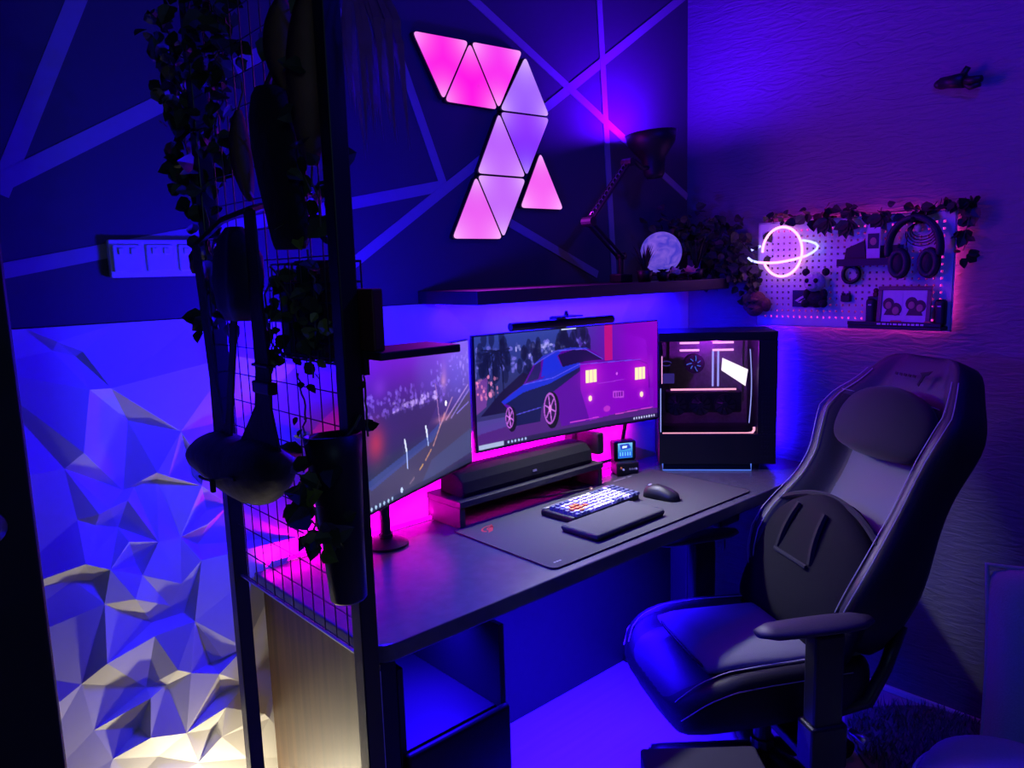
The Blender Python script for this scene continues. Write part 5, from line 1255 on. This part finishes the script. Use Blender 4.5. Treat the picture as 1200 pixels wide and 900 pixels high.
t = thing('pouf', 'round-topped sage fabric pouf at the bottom right corner', 'pouf', (-.64, -1.33, 0))
obj('cover', MB().lathe([(.15, 0), (.19, .03), (.205, .12), (.20, .20), (.17, .265), (.11, .297), (.05, .305), (.004, .307)], 36, T2), M['duvet'], t, smooth=True)
obj('seam', MB().tube([T2 @ V3((.198*math.cos(a), .198*math.sin(a), .215)) for a in np.linspace(0, 2*PI, 40, endpoint=False)], .005, 6, True), M['duvet'], t, smooth=True)
# shag rug
m = MB(); r_ = random.Random(12); m.prism([(.24*math.cos(a)*(1+.08*math.sin(3*a))-.24, .30*math.sin(a)*(1+.06*math.cos(4*a))-1.10) for a in np.linspace(0, 2*PI, 30, endpoint=False)], .0005, .012)
base_n = len(m.f)
for k in range(2600):
    a = r_.uniform(0, 2*PI); q = math.sqrt(r_.random()); x = -.24+.235*q*math.cos(a); y = -1.10+.295*q*math.sin(a); s_ = r_.uniform(.002, .004); an = r_.uniform(0, PI); d = V3((r_.uniform(-.02, .02), r_.uniform(-.02, .02), r_.uniform(.022, .040))); sx, sy = s_*math.cos(an), s_*math.sin(an)
    m.add([(x-sx, y-sy, .010), (x+sx, y+sy, .010), (x+d.x, y+d.y, .010+d.z)], [(0, 1, 2)])
tag(obj('shag_rug', m, M['rug']), 'small shaggy grey rug on the floor by the leaning cushion', 'rug')

# ------------------------------------------------------------------ strips, lamps and added fills that light the place
m = MB().box((-1.78, -.046, .742), (-.46, -.040, .750)); tag(obj('magenta_led_strip', m, M['mag_em']), 'magenta light strip along the back edge of the desk', 'light strip')
m = MB().box((-1.40, -.36, .699), (-.55, -.345, .7028)); tag(obj('under_desk_led_strip', m, M['blue_em']), 'blue light strip stuck under the desktop', 'light strip')
def uplight(x, y, dirv, label):
    t = thing('floor_uplight', label, 'lamp', (x, y, 0)); U = frame(V3((x, y, .035)), V3(dirv))
    obj('can', MB().lathe([(.030, 0), (.034, .004), (.034, .07), (.030, .07), (.026, .03)], 20, U), M['black'], t, smooth=True); obj('base', MB().cyl((x, y, .0003), (x, y, .036), .035, n=20), M['black'], t); obj('lens', MB().cyl(U @ V3((0, 0, .032)), U @ V3((0, 0, .036)), .024, n=20), M['warm'], t)
    return U @ V3((0, 0, .078))
UA = uplight(-2.0, -.092, (0, 0, 1), 'small warm spot lamp on the floor right against the white cladding')
UB = uplight(-1.91, -.29, (.25, 0, 1), 'second small warm spot lamp added to light the wooden desk end')  # second can added for the warm glow on the desk end

area('shelf_strip_light', (-.69, -.085, 1.338), (math.radians(6), 0, 0), 1.06, .012, 15., (.008, .001, 1.))
area('magenta_strip_light', (-1.12, -.056, .762), (math.radians(118), 0, 0), 1.32, .010, 8., (1., 0., .72), 2.7)
area('monitor_rear_fill', (-.84, -.078, .925), (math.radians(62), 0, 0), .80, .010, 4.5, (1., 0., .72), 2.2)  # added source, boosts the magenta glow below the screen
area('under_desk_light', (-1.10, -.352, .697), (0, 0, 0), 1.15, .014, 60., BLUE, 2.1)
point('lamp_bulb_light', LS @ V3((0, 0, .105)), 60., (.075, .0, 1.), .05)
point('neon_glow', (-.13, -.42, 1.47), .6, (.35, .05, 1.), .05)
point('floor_uplight_beam', UA, 6., (1., .86, .58), .010)
point('added_uplight_glow', UB, .7, (1., .74, .32), .010)
area('light_bar_beam', (-.845, -.172, 1.256), (math.radians(-34), 0, math.radians(-6.6)), .36, .006, 4.6, (.88, .88, 1.), 2.0)
area('triangle_glow', (-.98, -.03, 1.78), (math.radians(-90), 0, 0), .45, .5, 7., (.55, .01, 1.))
area('tower_rear_glow', (-.045, -.385, .98), (0, math.radians(-90), 0), .40, .010, 4., BLUE)
point('wall_wash_bulb', (-1.66, -.40, 1.28), 32., BLUE, .04)
point('blue_fill', (-.95, -1.45, 2.42), 32., BLUE, .05)  # unseen blue ambient fill added for the walls
point('cool_fill', (-2.9, -2.4, 1.9), 4.6, (.36, .66, 1.), .15)  # unseen cool fill added from the camera side for the dark areas

w = bpy.data.worlds.new('night'); scene.world = w; w.use_nodes = True
w.node_tree.nodes['Background'].inputs[0].default_value = (.02, .02, .08, 1); w.node_tree.nodes['Background'].inputs[1].default_value = .1

scene.view_settings.view_transform = 'Standard'; scene.view_settings.look = 'None'; scene.view_settings.gamma = 1; scene.view_settings.exposure = 0
scene.view_settings.use_curve_mapping = False
cy = scene.cycles; cy.use_denoising = True; cy.max_bounces = 6; cy.diffuse_bounces = 3; cy.glossy_bounces = 3; cy.transparent_max_bounces = 8; cy.sample_clamp_indirect = 4; cy.caustics_reflective = False; cy.caustics_refractive = False
